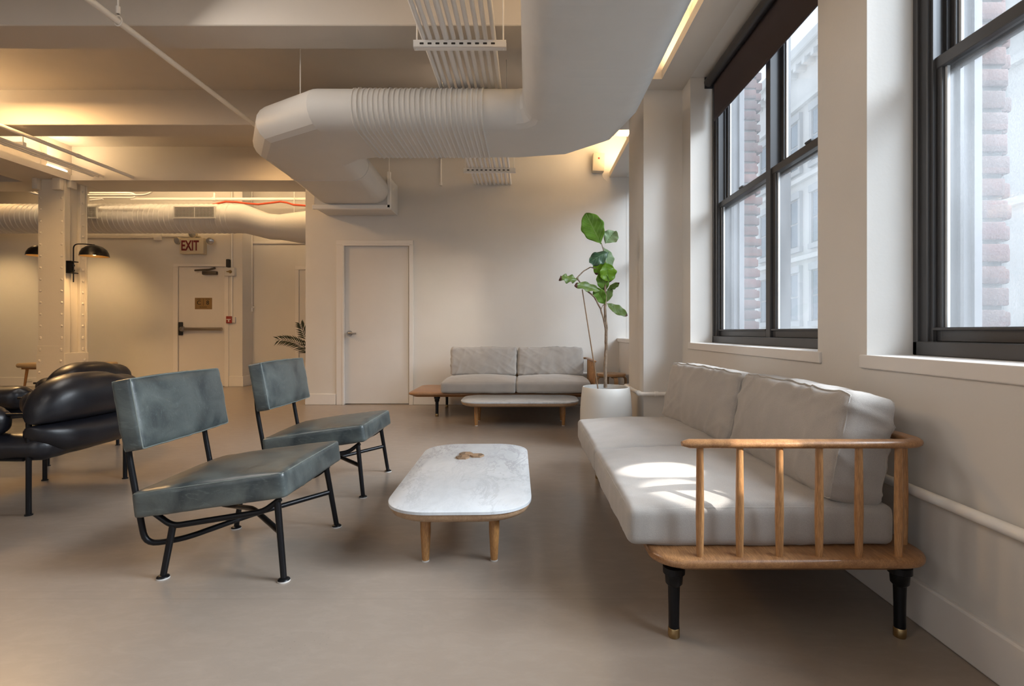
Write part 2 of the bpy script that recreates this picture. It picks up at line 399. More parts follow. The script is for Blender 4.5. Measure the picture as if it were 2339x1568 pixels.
# ------------------------------------------------------------------ setting
XW = 1.29; YB = 6.69; ZC = 3.53; ZS = 2.97; SILL = 0.867
bm = B(); box(bm, -11, 1.9, -4, 11, -0.2, 0.0); struct('floor', bm, M_floor)
bm = B(); box(bm, -11, 1.9, -4, 11, ZC, ZC+0.2); struct('ceiling', bm, M_ceil)

bays = [(-3.95, -2.27), (-2.47, -0.69), (-0.16+0.33-0.0, 1.947), (2.276, 4.057), (4.98, 6.688)]
bays[1] = (-1.94, -0.16)
bm = B()
box(bm, XW, 1.62, -4, YB, 0, SILL)
box(bm, XW, 1.62, -4, YB, ZS, ZC)
edges = [-4.0] + [e for b in bays for e in b] + [YB]
for i in range(0, len(edges), 2): box(bm, XW, 1.62, edges[i], edges[i+1], SILL, ZS)
struct('wall_right', bm, M_wall)
# back wall with doorway
bm = B()
dx0, dx1, dz = (785-CX)*YB/F, (935-CX)*YB/F, 2.085
box(bm, -2.90, dx0, YB, YB+0.16, 0, ZC); box(bm, dx1, 1.62, YB, YB+0.16, 0, ZC); box(bm, dx0, dx1, YB, YB+0.16, dz, ZC)
struct('wall_back', bm, M_wall)
# far room wall, set back on the right part
YF = 8.9
bm = B()
box(bm, -11, (522-CX)*YF/F, YF, YF+0.2, 0, ZC)
box(bm, (522-CX)*YF/F, (556-CX)*YF/F, YF-0.03, YF+0.45, 0, ZC)
box(bm, (556-CX)*YF/F, 1.6, YF+0.3, YF+0.5, 0, ZC)
struct('wall_far', bm, M_wall)
bm = B(); box(bm, -11, -10.8, -4, 11, 0, ZC); struct('wall_left', bm, M_wall)
# wall behind the camera with three tall openings
bm = B()
box(bm, -11, 1.9, -4.2, -4, 0, 0.8); box(bm, -11, 1.9, -4.2, -4, 3.1, ZC)
for (a, b) in ((-11, -5.6), (-3.9, -3.5), (-1.8, -1.4), (0.3, 1.9)): box(bm, a, b, -4.2, -4, 0.8, 3.1)
struct('wall_front', bm, M_wall)
# column standing in front of the right wall and the dropped panel above it
bm = B(); box(bm, 0.967, XW+0.01, 4.27, 4.88, 0, ZS+0.02); struct('wall_pilaster', bm, M_wall)
bm = B()
box(bm, 0.45, XW, 4.08, 5.11, ZS, ZC)
box(bm, 1.07, XW, -4, 4.08, ZS, ZS+0.07)
box(bm, 1.07, XW, 5.11, YB, ZS, ZS+0.07)
struct('ceiling_soffit', bm, M_ceil)
# beams
def beam(y0, y1, zb, x0, x1, name='ceiling_beam'):
    bm = B(); box(bm, x0, x1, y0, y1, zb, ZC+0.02, 0.006, 1); return struct(name, bm, M_ceil)
ZB = EYE+2.197
beam(3.677, 3.985, ZB, -11, 1.06); beam(5.447, 5.776, ZB, -11, XW+0.01); beam(1.75, 2.07, ZB, -11, 1.06); beam(-0.2, 0.1, ZB, -11, 1.06)
# rear beam and girder, with ledges
bm = B(); zb = EYE+2.08
box(bm, -11, -2.90, 7.125, 7.63, zb, ZC+0.02); box(bm, -6.9, -2.90, 7.06, 7.13, zb, zb+0.075)
struct('ceiling_beam', bm, M_ceil)
bm = B()
box(bm, -6.86, -6.42, -4, 7.124, zb+0.003, ZC+0.02); box(bm, -7.0, -6.30, -4, 7.62, zb-0.004, zb+0.085)
box(bm, -6.84, -6.34, 6.76, 7.122, zb+0.05, ZC+0.02)
struct('ceiling_girder', bm, M_ceil)

# baseboards
def bb(name, x0, x1, y0, y1, h=0.142):
    bm = B(); box(bm, x0, x1, y0, y1, 0, h, 0.006, 2); o = new(name, bm, M_trim); props(o, kind='structure')
bb('baseboard_right', XW-0.018, XW+0.005, -4, 4.27)
bb('baseboard_pilaster', 0.952, XW, 4.253, 4.88)
bb('baseboard_back', -2.90, (768-CX)*YB/F, YB-0.018, YB+0.005); bb('baseboard_back', (945-CX)*YB/F, XW, YB-0.018, YB+0.005)
bb('baseboard_far', -11, (400-CX)*YF/F, YF-0.018, YF+0.005, 0.16)
bb('baseboard_far', (526-CX)*YF/F, (556-CX)*YF/F+0.02, YF-0.05, YF+0.30, 0.18)
bb('baseboard_far', (556-CX)*YF/F, -2.6, YF+0.28, YF+0.30, 0.18)

# window sills
for i, (y0, y1) in enumerate(bays):
    bm = B()
    if i == 4: box(bm, 1.19, 1.48, y0-0.09, YB-0.001, 0, SILL-0.045); box(bm, 1.17, 1.62, y0-0.09, YB-0.001, SILL-0.045, SILL+0.003, 0.004, 2)
    else: box(bm, XW-0.012, 1.50, y0-0.03, y1+0.03, SILL-0.048, SILL+0.003, 0.004, 2)
    struct('trim_%d' % (i+1), bm, M_trim)

# windows
def window(idx, y0, y1, blind=False):
    W = thing('window_%d' % idx, None, None, (1.475, (y0+y1)/2, SILL)); W['kind'] = 'structure'
    off = Vector((1.475, (y0+y1)/2, SILL))
    def add(name, bm, m, par=W, sm=30):
        o = new(name, bm, m, None, sm)
        o.data.transform(Matrix.Translation(-off)); o.parent = par; return o
    x0 = 1.475; z0, z1 = SILL+0.003, ZS; ym = (y0+y1)/2
    bm = B()
    fw = 0.055
    for (a, b) in ((y0, y0+fw), (y1-fw, y1)):
        box(bm, x0, x0+0.14, a, b, z0, z1, 0.003, 1)
    box(bm, x0-0.012, x0+0.02, y0, y0+0.022, z0, z1, 0.003, 1); box(bm, x0-0.012, x0+0.02, y1-0.022, y1, z0, z1, 0.003, 1)
    box(bm, x0-0.012, x0+0.14, y0, y1, z0, z0+0.052, 0.003, 1); box(bm, x0, x0+0.14, y0, y1, z1-0.06, z1, 0.003, 1)
    # stepped stops in the jamb
    for yy, s in ((y0+fw, 1), (y1-fw, -1)):
        for k, xx in enumerate((0.012, 0.062, 0.112)):
            a, b = sorted((yy, yy+s*0.014)); box(bm, x0+xx, x0+xx+0.012, a, b, z0+0.05, z1-0.05)
    box(bm, x0+0.01, x0+0.14, ym-0.028, ym+0.028, z0+0.05, z1-0.05, 0.003, 1)
    add('window_frame', bm, M_frame)
    zr = 1.965
    for (a, b) in ((y0+fw, ym-0.028), (ym+0.028, y1-fw)):
        # lower sash (inner track)
        bm = B(); xs = x0+0.026; s = 0.034
        box(bm, xs, xs+0.034, a+0.003, a+s, z0+0.052, zr, 0.003, 1); box(bm, xs, xs+0.034, b-s, b-0.003, z0+0.052, zr, 0.003, 1)
        box(bm, xs, xs+0.034, a+s, b-s, z0+0.052, z0+0.10, 0.003, 1); box(bm, xs-0.004, xs+0.034, a, b, zr-0.045, zr, 0.003, 1)
        box(bm, xs-0.016, xs+0.004, a+0.01, b-0.01, z0+0.092, z0+0.104, 0.003, 1)
        box(bm, xs-0.008, xs+0.02, (a+b)/2-0.03, (a+b)/2+0.03, zr, zr+0.014, 0.004, 1)
        lo = add('sash', bm, M_frame)
        bm = B(); e = 0.010
        box(bm, xs+0.014, xs+0.024, a+s, a+s+e, z0+0.10, zr-0.045); box(bm, xs+0.014, xs+0.024, b-s-e, b-s, z0+0.10, zr-0.045)
        add('glazing_bead', bm, M_seal, lo)
        bm = B(); box(bm, xs+0.016, xs+0.019, a+s+e, b-s-e, z0+0.10, zr-0.045); add('pane', bm, M_glass, lo)
        # upper sash (outer track)
        bm = B(); xs = x0+0.076
        box(bm, xs, xs+0.034, a+0.003, a+s, zr-0.045, z1-0.06, 0.003, 1); box(bm, xs, xs+0.034, b-s, b-0.003, zr-0.045, z1-0.06, 0.003, 1)
        box(bm, xs, xs+0.034, a+s, b-s, zr-0.045, zr, 0.003, 1); box(bm, xs, xs+0.034, a+s, b-s, z1-0.10, z1-0.06, 0.003, 1)
        up = add('sash', bm, M_frame)
        bm = B(); box(bm, xs+0.014, xs+0.024, a+s, a+s+e, zr, z1-0.10); box(bm, xs+0.014, xs+0.024, b-s-e, b-s, zr, z1-0.10)
        add('glazing_bead', bm, M_seal, up)
        bm = B(); box(bm, xs+0.016, xs+0.019, a+s+e, b-s-e, zr, z1-0.10); add('pane', bm, M_glass, up)
    return W
for i, (y0, y1) in enumerate(bays): window(i+1, y0, y1)

# brick outside the windows: toothed jambs
bm = B()
for (y0, y1) in bays[2:4]: box(bm, 1.61, 1.705, y1-0.03, y1+0.01, SILL, 3.3, 0.004, 1); box(bm, 1.66, 1.675, y1-0.045, y1-0.02, SILL, 3.3)
struct('wall_exterior_casing', bm, M_frame_grey)
bm = B()
random.seed(3)
for i, (y0, y1) in enumerate(bays[2:4]):
    z = SILL-0.06; k = 0
    while z < 3.4:
        w = 1.815 + (0.0 if k % 2 else -0.008) + random.uniform(-0.006, 0.006)
        box(bm, 1.63, w, y1-0.015+random.uniform(-0.003, 0.003), y1+0.20, z, z+0.068, 0.006, 2)
        w2 = 1.805 + random.uniform(-0.01, 0.012)
        box(bm, w2-0.16, w2+0.055+random.uniform(-0.012, 0.01), y1+0.03, y1+0.20, z+0.004, z+0.064, 0.010, 2)
        box(bm, 1.63, 1.80, y1-0.002, y1+0.20, z+0.060, z+0.086, mi=1)
        z += 0.083; k += 1
struct('wall_exterior_brick', bm, [M_brick, M_mortar], smooth=40)
bm = B(); box(bm, 1.625, 1.80, -4, 7, -1.2, SILL-0.06); box(bm, 1.625, 1.80, -4, 7, 3.35, 4.4); box(bm, 1.60, 1.86, -4, 7, SILL-0.07, SILL-0.02)
struct('wall_exterior_stone', bm, M_stone)

# ------------------------------------------------------------------ doors
def door_back():
    D = thing('door_1', None, None, (dx0, YB, 0)); D['kind'] = 'structure'; off = -Vector((dx0, YB, 0))
    def add(n, bm, m, sm=30):
        o = new(n, bm, m, None, sm); o.data.transform(Matrix.Translation(off)); o.parent = D; return o
    bm = B(); box(bm, dx0+0.012, dx1-0.012, YB+0.015, YB+0.06, 0.012, dz-0.012, 0.002, 1); add('door_leaf', bm, M_door)
    bm = B(); y0 = YB-0.02
    box(bm, dx0-0.09, dx0, y0, YB-0.001, 0, dz, 0.003, 1); box(bm, dx1, dx1+0.055, y0, YB-0.001, 0, dz, 0.003, 1); box(bm, dx0-0.09, dx1+0.055, y0-0.001, YB-0.001, dz, dz+0.06, 0.003, 1)
    box(bm, dx0-0.012, dx0+0.012, YB-0.028, YB+0.06, 0, dz-0.012, 0.002, 1); box(bm, dx0-0.012, dx1+0.012, YB-0.029, YB+0.06, dz-0.0121, dz+0.012, 0.002, 1)
    add('door_casing', bm, M_trim)
    bm = B(); p = P(798, 762, YB)
    cyl(bm, p+Vector((0, 0.02, 0)), p+Vector((0, -0.012, 0)), 0.037, 0.034, 24); cyl(bm, p+Vector((0, 0, 0)), p+Vector((0, -0.06, 0)), 0.012)
    tube(bm, fillet([p+Vector((0, -0.055, 0)), p+Vector((0.05, -0.058, 0)), p+Vector((0.105, -0.05, 0))], 0.02), 0.009, 10, flat=1.2)
    add('door_handle', bm, M_chrome, 40)
door_back()
def door_exit():
    x0, x1, zt = (411-CX)*YF/F, (515-CX)*YF/F, EYE+146*YF/F
    D = thing('door_2', None, None, (x0, YF, 0)); D['kind'] = 'structure'; off = -Vector((x0, YF, 0))
    def add(n, bm, m, sm=30, par=D):
        o = new(n, bm, m, None, sm); o.data.transform(Matrix.Translation(off)); o.parent = par; return o
    bm = B(); box(bm, x0, x1, YF-0.03, YF+0.0, 0.01, zt, 0.003, 1); add('door_leaf', bm, M_door)
    bm = B()
    box(bm, x0-0.09, x0-0.008, YF-0.05, YF-0.001, 0, zt+0.007, 0.004, 1); box(bm, x1+0.006, x1+0.08, YF-0.05, YF-0.001, 0, zt+0.007, 0.004, 1); box(bm, x0-0.09, x1+0.08, YF-0.05, YF, zt+0.008, zt+0.055, 0.004, 1)
    add('door_casing', bm, M_trim)
    bm = B(); z = EYE+5*YF/F
    box(bm, x0+0.02, x0+0.02+0.06, YF-0.075, YF-0.03, z-0.11, z+0.12, 0.01, 2); add('latch_case', bm, M_ink)
    bm = B(); tube(bm, [(x0+0.07, YF-0.10, z), (x1-0.005, YF-0.10, z)], 0.03, 12, flat=0.9)
    cyl(bm, (x0+0.09, YF-0.07, z), (x0+0.15, YF-0.12, z), 0.05, 0.03); add('push_bar', bm, M_chrome, 40)
    bm = B(); a = P(445, 618, YF-0.09); b = P(478, 616, YF-0.09); c = P(468, 625, YF-0.09)
    tube(bm, [a, b, P(492, 612, YF-0.05)], 0.016, 8); box(bm, P(469, 0, YF).x, P(501, 0, YF).x, YF-0.10, YF-0.03, P(0, 629, YF).z, P(0, 621, YF).z, 0.01, 2)
    add('door_closer', bm, mat('closer_grey', (0.10, 0.085, 0.07), 0.4, 0.5))
    bm = B(); box(bm, P(448, 0, YF).x, P(487, 0, YF).x, YF-0.036, YF-0.03, P(0, 707, YF).z, P(0, 681, YF).z, 0.002, 1)
    pl = add('plaque', bm, M_plaque)
    bm = B(); box(bm, P(467.3, 0, YF).x, P(467.7, 0, YF).x, YF-0.0375, YF-0.036, P(0, 699, YF).z, P(0, 683, YF).z); add('divider_line', bm, M_ink, par=pl)
    return D, pl, off
def text_mesh(s, size, m, center, parent=None, off=None, name='lettering', depth=0.002, sx=1.0, weight=0.0):
    cu = bpy.data.curves.new(name, 'FONT'); cu.body = s; cu.size = size; cu.extrude = depth; cu.offset = weight; cu.align_x = 'CENTER'; cu.align_y = 'CENTER'
    t = bpy.data.objects.new('tmp', cu); COL.objects.link(t)
    dg = bpy.context.evaluated_depsgraph_get(); me = bpy.data.meshes.new_from_object(t.evaluated_get(dg))
    COL.objects.unlink(t); bpy.data.objects.remove(t)
    xs = [v.co.x for v in me.vertices]; ys = [v.co.y for v in me.vertices]
    cxm, cym = (min(xs)+max(xs))/2, (min(ys)+max(ys))/2
    me.transform(Matrix.Translation((-cxm, -cym, 0)))
    me.transform(Matrix.Translation(center) @ Matrix.Rotation(PI/2, 4, 'X') @ Matrix.Diagonal((sx, 1, 1, 1)))
    me.materials.clear(); me.materials.append(m)
    if off is not None: me.transform(Matrix.Translation(off))
    o = bpy.data.objects.new(name, me); COL.objects.link(o); o.parent = parent; return o
D2, plq, off2 = door_exit()
text_mesh('C', 0.10, M_ink, P(457.5, 692, YF)-Vector((0, 0.0375, 0)), plq, off2)
text_mesh('8', 0.10, M_ink, P(477.5, 692, YF)-Vector((0, 0.0375, 0)), plq, off2)
text_mesh('STAIR', 0.022, M_ink, P(457.5, 684, YF)-Vector((0, 0.0375, 0)), plq, off2, depth=0.0008)
text_mesh('FLOOR', 0.022, M_ink, P(477.5, 684, YF)-Vector((0, 0.0375, 0)), plq, off2, depth=0.0008)
text_mesh('NO RE-ENTRY', 0.02, M_ink, P(467.5, 702, YF)-Vector((0, 0.0375, 0)), plq, off2, depth=0.0008)
# third door, only its casing edge shows beside the wall end
D3 = thing('door_3', None, None, (-4.1, YF+0.3, 0)); D3['kind'] = 'structure'
bm = B(); y = YF+0.3; xa = (675-CX)*y/F; zt = EYE+(757-608)*y/F
box(bm, xa, xa+0.07, y-0.03, y-0.001, 0, zt-0.071, 0.004, 1); box(bm, xa, xa+1.05, y-0.03, y-0.001, zt-0.07, zt, 0.004, 1); box(bm, xa+0.98, xa+1.05, y-0.03, y-0.001, 0, zt-0.071, 0.004, 1)
o = new('door_casing', bm, M_trim); o.data.transform(Matrix.Translation((4.1, -y, 0))); o.parent = D3
bm = B(); box(bm, xa+0.075, xa+0.975, y-0.012, y, 0.01, zt-0.075); o = new('door_leaf', bm, M_door); o.data.transform(Matrix.Translation((4.1, -y, 0))); o.parent = D3
# picture-rail moulding of the far recess
bm = B(); box(bm, (572-CX)*y/F, -2.5, y-0.04, y, P(0, 558, y).z, P(0, 552, y).z, 0.008, 2); struct('trim_6', bm, M_trim)

# ------------------------------------------------------------------ air ducts
def oval(c, lat, W, h, grow=0.0, nseg=10):
    r = h/2+grow; a = W/2-h/2; pts = []
    for k in range(nseg+1):
        t = -PI/2 + PI*k/nseg; pts.append(Vector(c)+lat*(a+r*math.cos(t)) + Vector((0, 0, r*math.sin(t))))
    for k in range(nseg+1):
        t = PI/2 + PI*k/nseg; pts.append(Vector(c)+lat*(-a+r*math.cos(t)) + Vector((0, 0, r*math.sin(t))))
    return pts
DW, DH = 0.872, 0.33; ZD = EYE+1.725
duct = thing('air_duct', 'large white painted oval air duct turning twice below the ceiling', 'air duct', (0.4, 2.0, ZD))
doff = -Vector((0.4, 2.0, ZD))
def dadd(n, bm, m=M_duct, par=duct, sm=28, off=doff):
    o = new(n, bm, m, None, sm); o.data.transform(Matrix.Translation(off)); o.parent = par; return o
def oval2(o, i_, grow=0.0):
    o = Vector((*o, ZD)); i_ = Vector((*i_, ZD)); v_ = (i_-o); return oval((o+i_)/2, v_.normalized(), v_.length, DH, grow)
def loftv(bm, loops):
    R = [[bm.verts.new(p) for p in l] for l in loops]
    for a, b in zip(R, R[1:]): skin(bm, a, b)
    return R
EX = Vector((1, 0, 0)); EY = Vector((0, 1, 0))
# run above the camera
bm = B(); L = []; y = -3.9
xc = 0.40
while y < 3.79:
    L += [oval((xc, y, ZD), EX, DW, DH), oval((xc, y+0.044, ZD), EX, DW, DH, 0.0), oval((xc, y+0.05, ZD), EX, DW, DH, 0.0007), oval((xc, y+0.056, ZD), EX, DW, DH, 0.0)]
    y += 0.10
L = [l for l in L]; L.append(oval((xc, 3.81, ZD), EX, DW, DH)); loftv(bm, L); dadd('duct_section', bm)
# first elbow (segmented)
cx1, cy1 = xc-DW/2-0.05, 3.81; rc = DW/2+0.05
def elbow(cx, cy, a0, a1, segs, flip=1):
    out = []
    for k in range(segs+1):
        a = math.radians(a0+(a1-a0)*k/segs); d = Vector((math.cos(a), math.sin(a), 0))
        sc = 1.0 if k in (0, segs) else 1/math.cos(math.radians(abs(a1-a0))/segs/2)
        out.append((Vector((cx, cy, ZD)) + d*rc*sc, d*sc))
    return out
bm = B(); L = []
for c_, d_ in elbow(cx1, cy1, 0, 90, 3):
    L.append(oval(c_, d_, DW, DH))
loftv(bm, L); dadd('duct_elbow', bm, sm=18)
yr = cy1+rc
for (xx) in (): pass
# collar bands at joints
# ribbed cross run
xL = -1.62
bm = B(); L = [oval((cx1, yr, ZD), EY, DW, DH), oval((-0.335, yr, ZD), EY, DW, DH)]
x = -0.335; i = 0
while x > -1.33:
    gq = 0.0075 if i % 6 else 0.012
    L += [oval((x, yr, ZD), EY, DW, DH, 0.002), oval((x-0.005, yr, ZD), EY, DW, DH, gq), oval((x-0.013, yr, ZD), EY, DW, DH, gq), oval((x-0.018, yr, ZD), EY, DW, DH, 0.002)]
    x -= 0.0395; i += 1
L += [oval((x, yr, ZD), EY, DW, DH), oval2((-1.67, 3.864), (-1.36, 4.736))]
loftv(bm, L); dadd('duct_section', bm)
JA = ((-1.67, 3.864), (-1.36, 4.736)); JB = ((-2.23, 4.20), (-1.46, 4.742)); JC = ((-2.49, 4.64), (-1.60, 4.86)); JD = ((-2.52, 5.30), (-1.645, 5.30)); JE = ((-2.60, 6.27), (-1.70, 6.27))
bm = B(); loftv(bm, [oval2(*JA), oval2(*JB)]); dadd('duct_elbow', bm, sm=18)
bm = B(); loftv(bm, [oval2(*JB), oval2(*JC)]); dadd('duct_elbow', bm, sm=18)
x3 = -2.15
bm = B(); loftv(bm, [oval2(*JC), oval2(*JD), oval2((-2.52, 5.302), (-1.645, 5.302), 0.004), oval2((-2.523, 5.33), (-1.648, 5.33), 0.004), oval2((-2.523, 5.335), (-1.65, 5.335)), oval2(*JE)])
dadd('duct_section', bm, sm=40)
bm = B(); box(bm, x3-DW/2-0.03, x3+DW/2+0.02, 6.27, YB-0.002, EYE+1.51, EYE+1.90, 0.004, 1)
dadd('duct_box', bm)
bm = B(); box(bm, x3-DW/2-0.045, x3+DW/2+0.035, 6.25, 6.30, EYE+1.495, EYE+1.545, 0.003, 1); box(bm, x3+DW/2+0.0, x3+DW/2+0.04, 6.25, 6.29, EYE+1.51, EYE+1.95, 0.003, 1)
dadd('support_angle', bm, M_pipe)
for (x, y, z0) in ((x3+DW/2+0.02, 6.27, EYE+1.94), ((686-CX)*4.2/F, 4.2, ZD+0.1), (-0.2, 4.85, ZD), ((1007-CX)*6.2/F, 6.2, 0)):
    if z0 == 0: continue
    bm = B(); cyl(bm, (x, y, z0), (x, y, ZC), 0.0045, n=6); dadd('hanger_rod', bm, M_pipe)

# far duct
fd = thing('air_duct', 'round ribbed cream air duct along the far room, behind the riveted column', 'air duct', (-6, 8.2, EYE+1.80))
foff = -Vector((-6, 8.2, EYE+1.80))
def rd(x, y, z, r, ry=None): return [Vector((x, y+math.cos(2*PI*k/28)*(ry or r), z+math.sin(2*PI*k/28)*r)) for k in range(28)]
bm = B(); L = []; x = -10.7; zf = EYE+1.80
while x < -4.75:
    L += [rd(x, 8.2, zf, 0.228), rd(x+0.058, 8.2, zf, 0.228), rd(x+0.066, 8.2, zf, 0.235), rd(x+0.074, 8.2, zf, 0.228)]; x += 0.08
L += [rd(-4.52, 8.2, zf, 0.230), rd(-4.12, 8.2, zf-0.125, 0.205), rd(-3.95, 8.2, zf-0.135, 0.20)]
loftv(bm, L); dadd('duct_section', bm, par=fd, off=foff)
bm = B(); loftv(bm, [rd(-3.95, 8.2, zf-0.135, 0.20), rd(-3.3, 8.2, zf-0.15, 0.30, 0.25), rd(-2.9, 8.2, zf-0.15, 0.30, 0.25)]); dadd('duct_reducer', bm, par=fd, off=foff)
for (xa, xb) in ((P(400, 0, 7.97).x, P(490, 0, 7.97).x), (P(150, 0, 7.97).x, P(221, 0, 7.97).x)):
    ya = 7.955; z0, z1 = P(0, 497, 7.97).z, P(0, 474, 7.97).z
    bm = B(); box(bm, xa, xb, ya+0.008, ya+0.05, z0, z1); gr = dadd('air_grille', bm, M_grille, fd, off=foff)
    bm = B(); t = 0.018
    box(bm, xa-t, xb+t, ya-0.004, ya+0.03, z1, z1+t); box(bm, xa-t, xb+t, ya-0.004, ya+0.03, z0-t, z0); box(bm, xa-t, xa, ya-0.004, ya+0.03, z0, z1); box(bm, xb, xb+t, ya-0.004, ya+0.03, z0, z1)
    box(bm, (xa+xb)/2-0.006, (xa+xb)/2+0.006, ya-0.002, ya+0.01, z0, z1)
    k = 0
    while z0+0.012+k*0.02 < z1: box(bm, xa, xb, ya-0.001, ya+0.006, z0+0.010+k*0.02, z0+0.0155+k*0.02); k += 1
    k = 0
    while xa+0.012+k*0.022 < xb: box(bm, xa+0.010+k*0.022, xa+0.014+k*0.022, ya+0.003, ya+0.01, z0, z1); k += 1
    dadd('grille_slats', bm, M_duct, gr, off=foff)

# ------------------------------------------------------------------ ceiling conduits
ordn = ['leftmost', 'second', 'third', 'fourth', 'fifth', 'sixth', 'seventh', 'eighth', 'ninth', 'rightmost']
zc = EYE+1.927
for i, px in enumerate([937, 953, 973, 995, 1014.5, 1035, 1055, 1077, 1097, 1118]):
    X = (px-CX)*2.978/F; r = 0.0155 if i != 3 else 0.019
    bm = B(); tube(bm, [(X, -3.9, zc), (X, YB, zc)], r, 12)
    for yy in (1.2, 4.25, 6.66): cyl(bm, (X, yy-0.025, zc), (X, yy+0.025, zc), r+0.004, n=12)
    o = new('conduit', bm, M_pipe, None, 60)
    lab = {0: 'leftmost', 9: 'rightmost'}.get(i, ordn[i]+' from left')
    props(o, 'white ceiling conduit crossing above the duct, %s of ten%s' % (lab, ', the thickest' if i == 3 else ''), 'conduit', 'ceiling conduits in the hanging bundle')
for (y, lab) in ((3.38, 'slotted white channel hanger carrying the conduits nearest the camera'), (6.02, 'slotted white channel hanger carrying the conduits near the back wall')):
    H = thing('conduit_hanger', lab, 'hanger', (-0.45, y, zc), group='slotted hangers under the conduit bundle'); ho = -Vector((-0.45, y, zc))
    x0, x1 = -0.75, -0.14
    bm = B(); box(bm, x0, x1, y-0.02, y-0.017, zc-0.062, zc-0.014); box(bm, x0, x1, y-0.02, y+0.02, zc-0.064, zc-0.060); box(bm, x0, x1, y+0.017, y+0.02, zc-0.062, zc-0.014)
    ch = dadd('channel', bm, M_pipe, H, off=ho)
    for k in range(10):
        bm = B(); xx = x0+0.055+k*0.052; box(bm, xx-0.013, xx+0.013, y-0.0212, y-0.0195, zc-0.044, zc-0.032, 0.002, 1)
        dadd('slot', bm, M_grille, ch, off=ho)
    for xx in (x0+0.02, x1-0.02):
        bm = B(); cyl(bm, (xx, y, zc-0.07), (xx, y, ZC), 0.005, n=8); dadd('hanger_rod', bm, M_pipe, H, off=ho)

# sprinkler pipe
SX = -1.321
SP = thing('sprinkler_pipe', 'long white sprinkler pipe running under the beams to the duct elbow', 'pipe', (SX*2.1, 3.5, EYE+2.1)); so = -Vector((SX*2.1, 3.5, EYE+2.1))
bm = B(); tube(bm, [(SX*2.1, -3.9, EYE+2.1), (SX*2.1, 7.06, EYE+2.1)], 0.021, 14); dadd('pipe', bm, M_pipe, SP, 60, so)
bm = B(); y = 3.47; X = SX*2.1; z = EYE+2.1
cyl(bm, (X, y, z+0.05), (X, y, ZC-0.004), 0.006, n=8); cyl(bm, (X, y, z+0.05), (X, y, z+0.10), 0.014, n=8)
tube(bm, [(X+0.026*math.cos(a), y, z+0.004+0.034*math.sin(a)) for a in [2*PI*k/16 for k in range(16)]], 0.0045, 6, closed=True)
dadd('pipe_clamp', bm, M_pipe, SP, 40, so)
# left pipes
for i, (px, pz, r, lab) in enumerate(((303, 2.125, 0.021, 'thick white pipe at upper left meeting the rear beam'), (235, 2.14, 0.016, 'right pipe of three thin ones beside the girder'), (223, 2.14, 0.013, 'middle pipe of three thin ones beside the girder'), (213, 2.14, 0.013, 'left pipe of three thin ones beside the girder'))):
    X = (px-CX)*7.06/F
    bm = B(); tube(bm, [(X, -3.9, EYE+pz), (X, 7.07, EYE+pz)], r, 12)
    for yy in (6.2,): cyl(bm, (X, yy-0.03, EYE+pz), (X, yy+0.03, EYE+pz), r+0.004, n=12)
    o = new('ceiling_pipe', bm, M_pipe, None, 60); props(o, 'cream ' + lab if i else lab, 'pipe', 'pipes along the girder' if i else None)
H = thing('pipe_hanger', 'cream hanger bracket holding the three thin pipes by the girder', 'hanger', (-5.97, 5.0+0.95, EYE+2.14))
bm = B(); box(bm, -6.08, -5.84, 5.93, 5.97, EYE+2.155, EYE+2.195); dadd('channel', bm, M_pipe, H, off=-Vector(H.location))
bm = B(); cyl(bm, (-5.86, 5.95, EYE+2.16), (-5.86, 5.95, ZC), 0.006, n=8); dadd('hanger_rod', bm, M_pipe, H, off=-Vector(H.location))
# lamp tube on girder ledge
o = thing('strip_light', 'glowing strip lamp lying on the girder ledge above the column', 'lamp', (-6.32, 6.9, zb+0.085))
bm = B(); box(bm, -6.335, -6.302, 6.72, 7.04, zb+0.085, zb+0.10, 0.003, 1); dadd('lamp_body', bm, M_white, o, off=-Vector(o.location))
bm = B(); tube(bm, [(-6.318, 6.74, zb+0.112), (-6.318, 7.02, zb+0.112)], 0.012, 10); dadd('lamp_tube', bm, M_tube, o, off=-Vector(o.location))

# pipe along the right wall, pilaster and back wall
bm = B(); z = 0.44
tube(bm, fillet([(XW-0.03, -3.9, z), (XW-0.03, 4.235, z), (0.935, 4.235, z), (0.935, 4.91, z), (1.17, 4.915, z)], 0.03), 0.017, 12)
for q in ((XW-0.03, 1.15, z), (XW-0.03, 2.5, z)): cyl(bm, (q[0], q[1]-0.03, z), (q[0], q[1]+0.03, z), 0.022, n=12)
for q in (1.08,): cyl(bm, (q-0.03, 4.235, z), (q, 4.235, z), 0.022, n=12)
for k in range(3): cyl(bm, (0.935, 4.27+0.02*k, z), (0.935, 4.28+0.02*k, z), 0.022, n=12)
bb2 = B(); tube(bb2, [(-0.9, YB-0.03, z-0.03), (1.165, YB-0.03, z-0.03)], 0.017, 12)
props(new('heating_pipe', bb2, M_pipe, None, 50), 'white pipe running low along the back wall behind sofa and stool', 'pipe')
o = new('heating_pipe', bm, M_pipe, None, 50); props(o, 'white painted pipe running low along the window wall and around the pilaster', 'pipe')
# wall conduit near back-wall hanger
bm = B(); x = (1007-CX)*(YB-0.02)/F; cyl(bm, (x, YB-0.015, P(0, 425, YB).z), (x, YB-0.015, ZC), 0.012, n=10); cyl(bm, (x, YB-0.015, P(0, 425, YB).z), (x, YB-0.015, P(0, 418, YB).z), 0.018, n=10)
props(new('wall_conduit', bm, M_pipe, None, 50), 'short white vertical conduit on the back wall left of the conduit bundle', 'conduit')

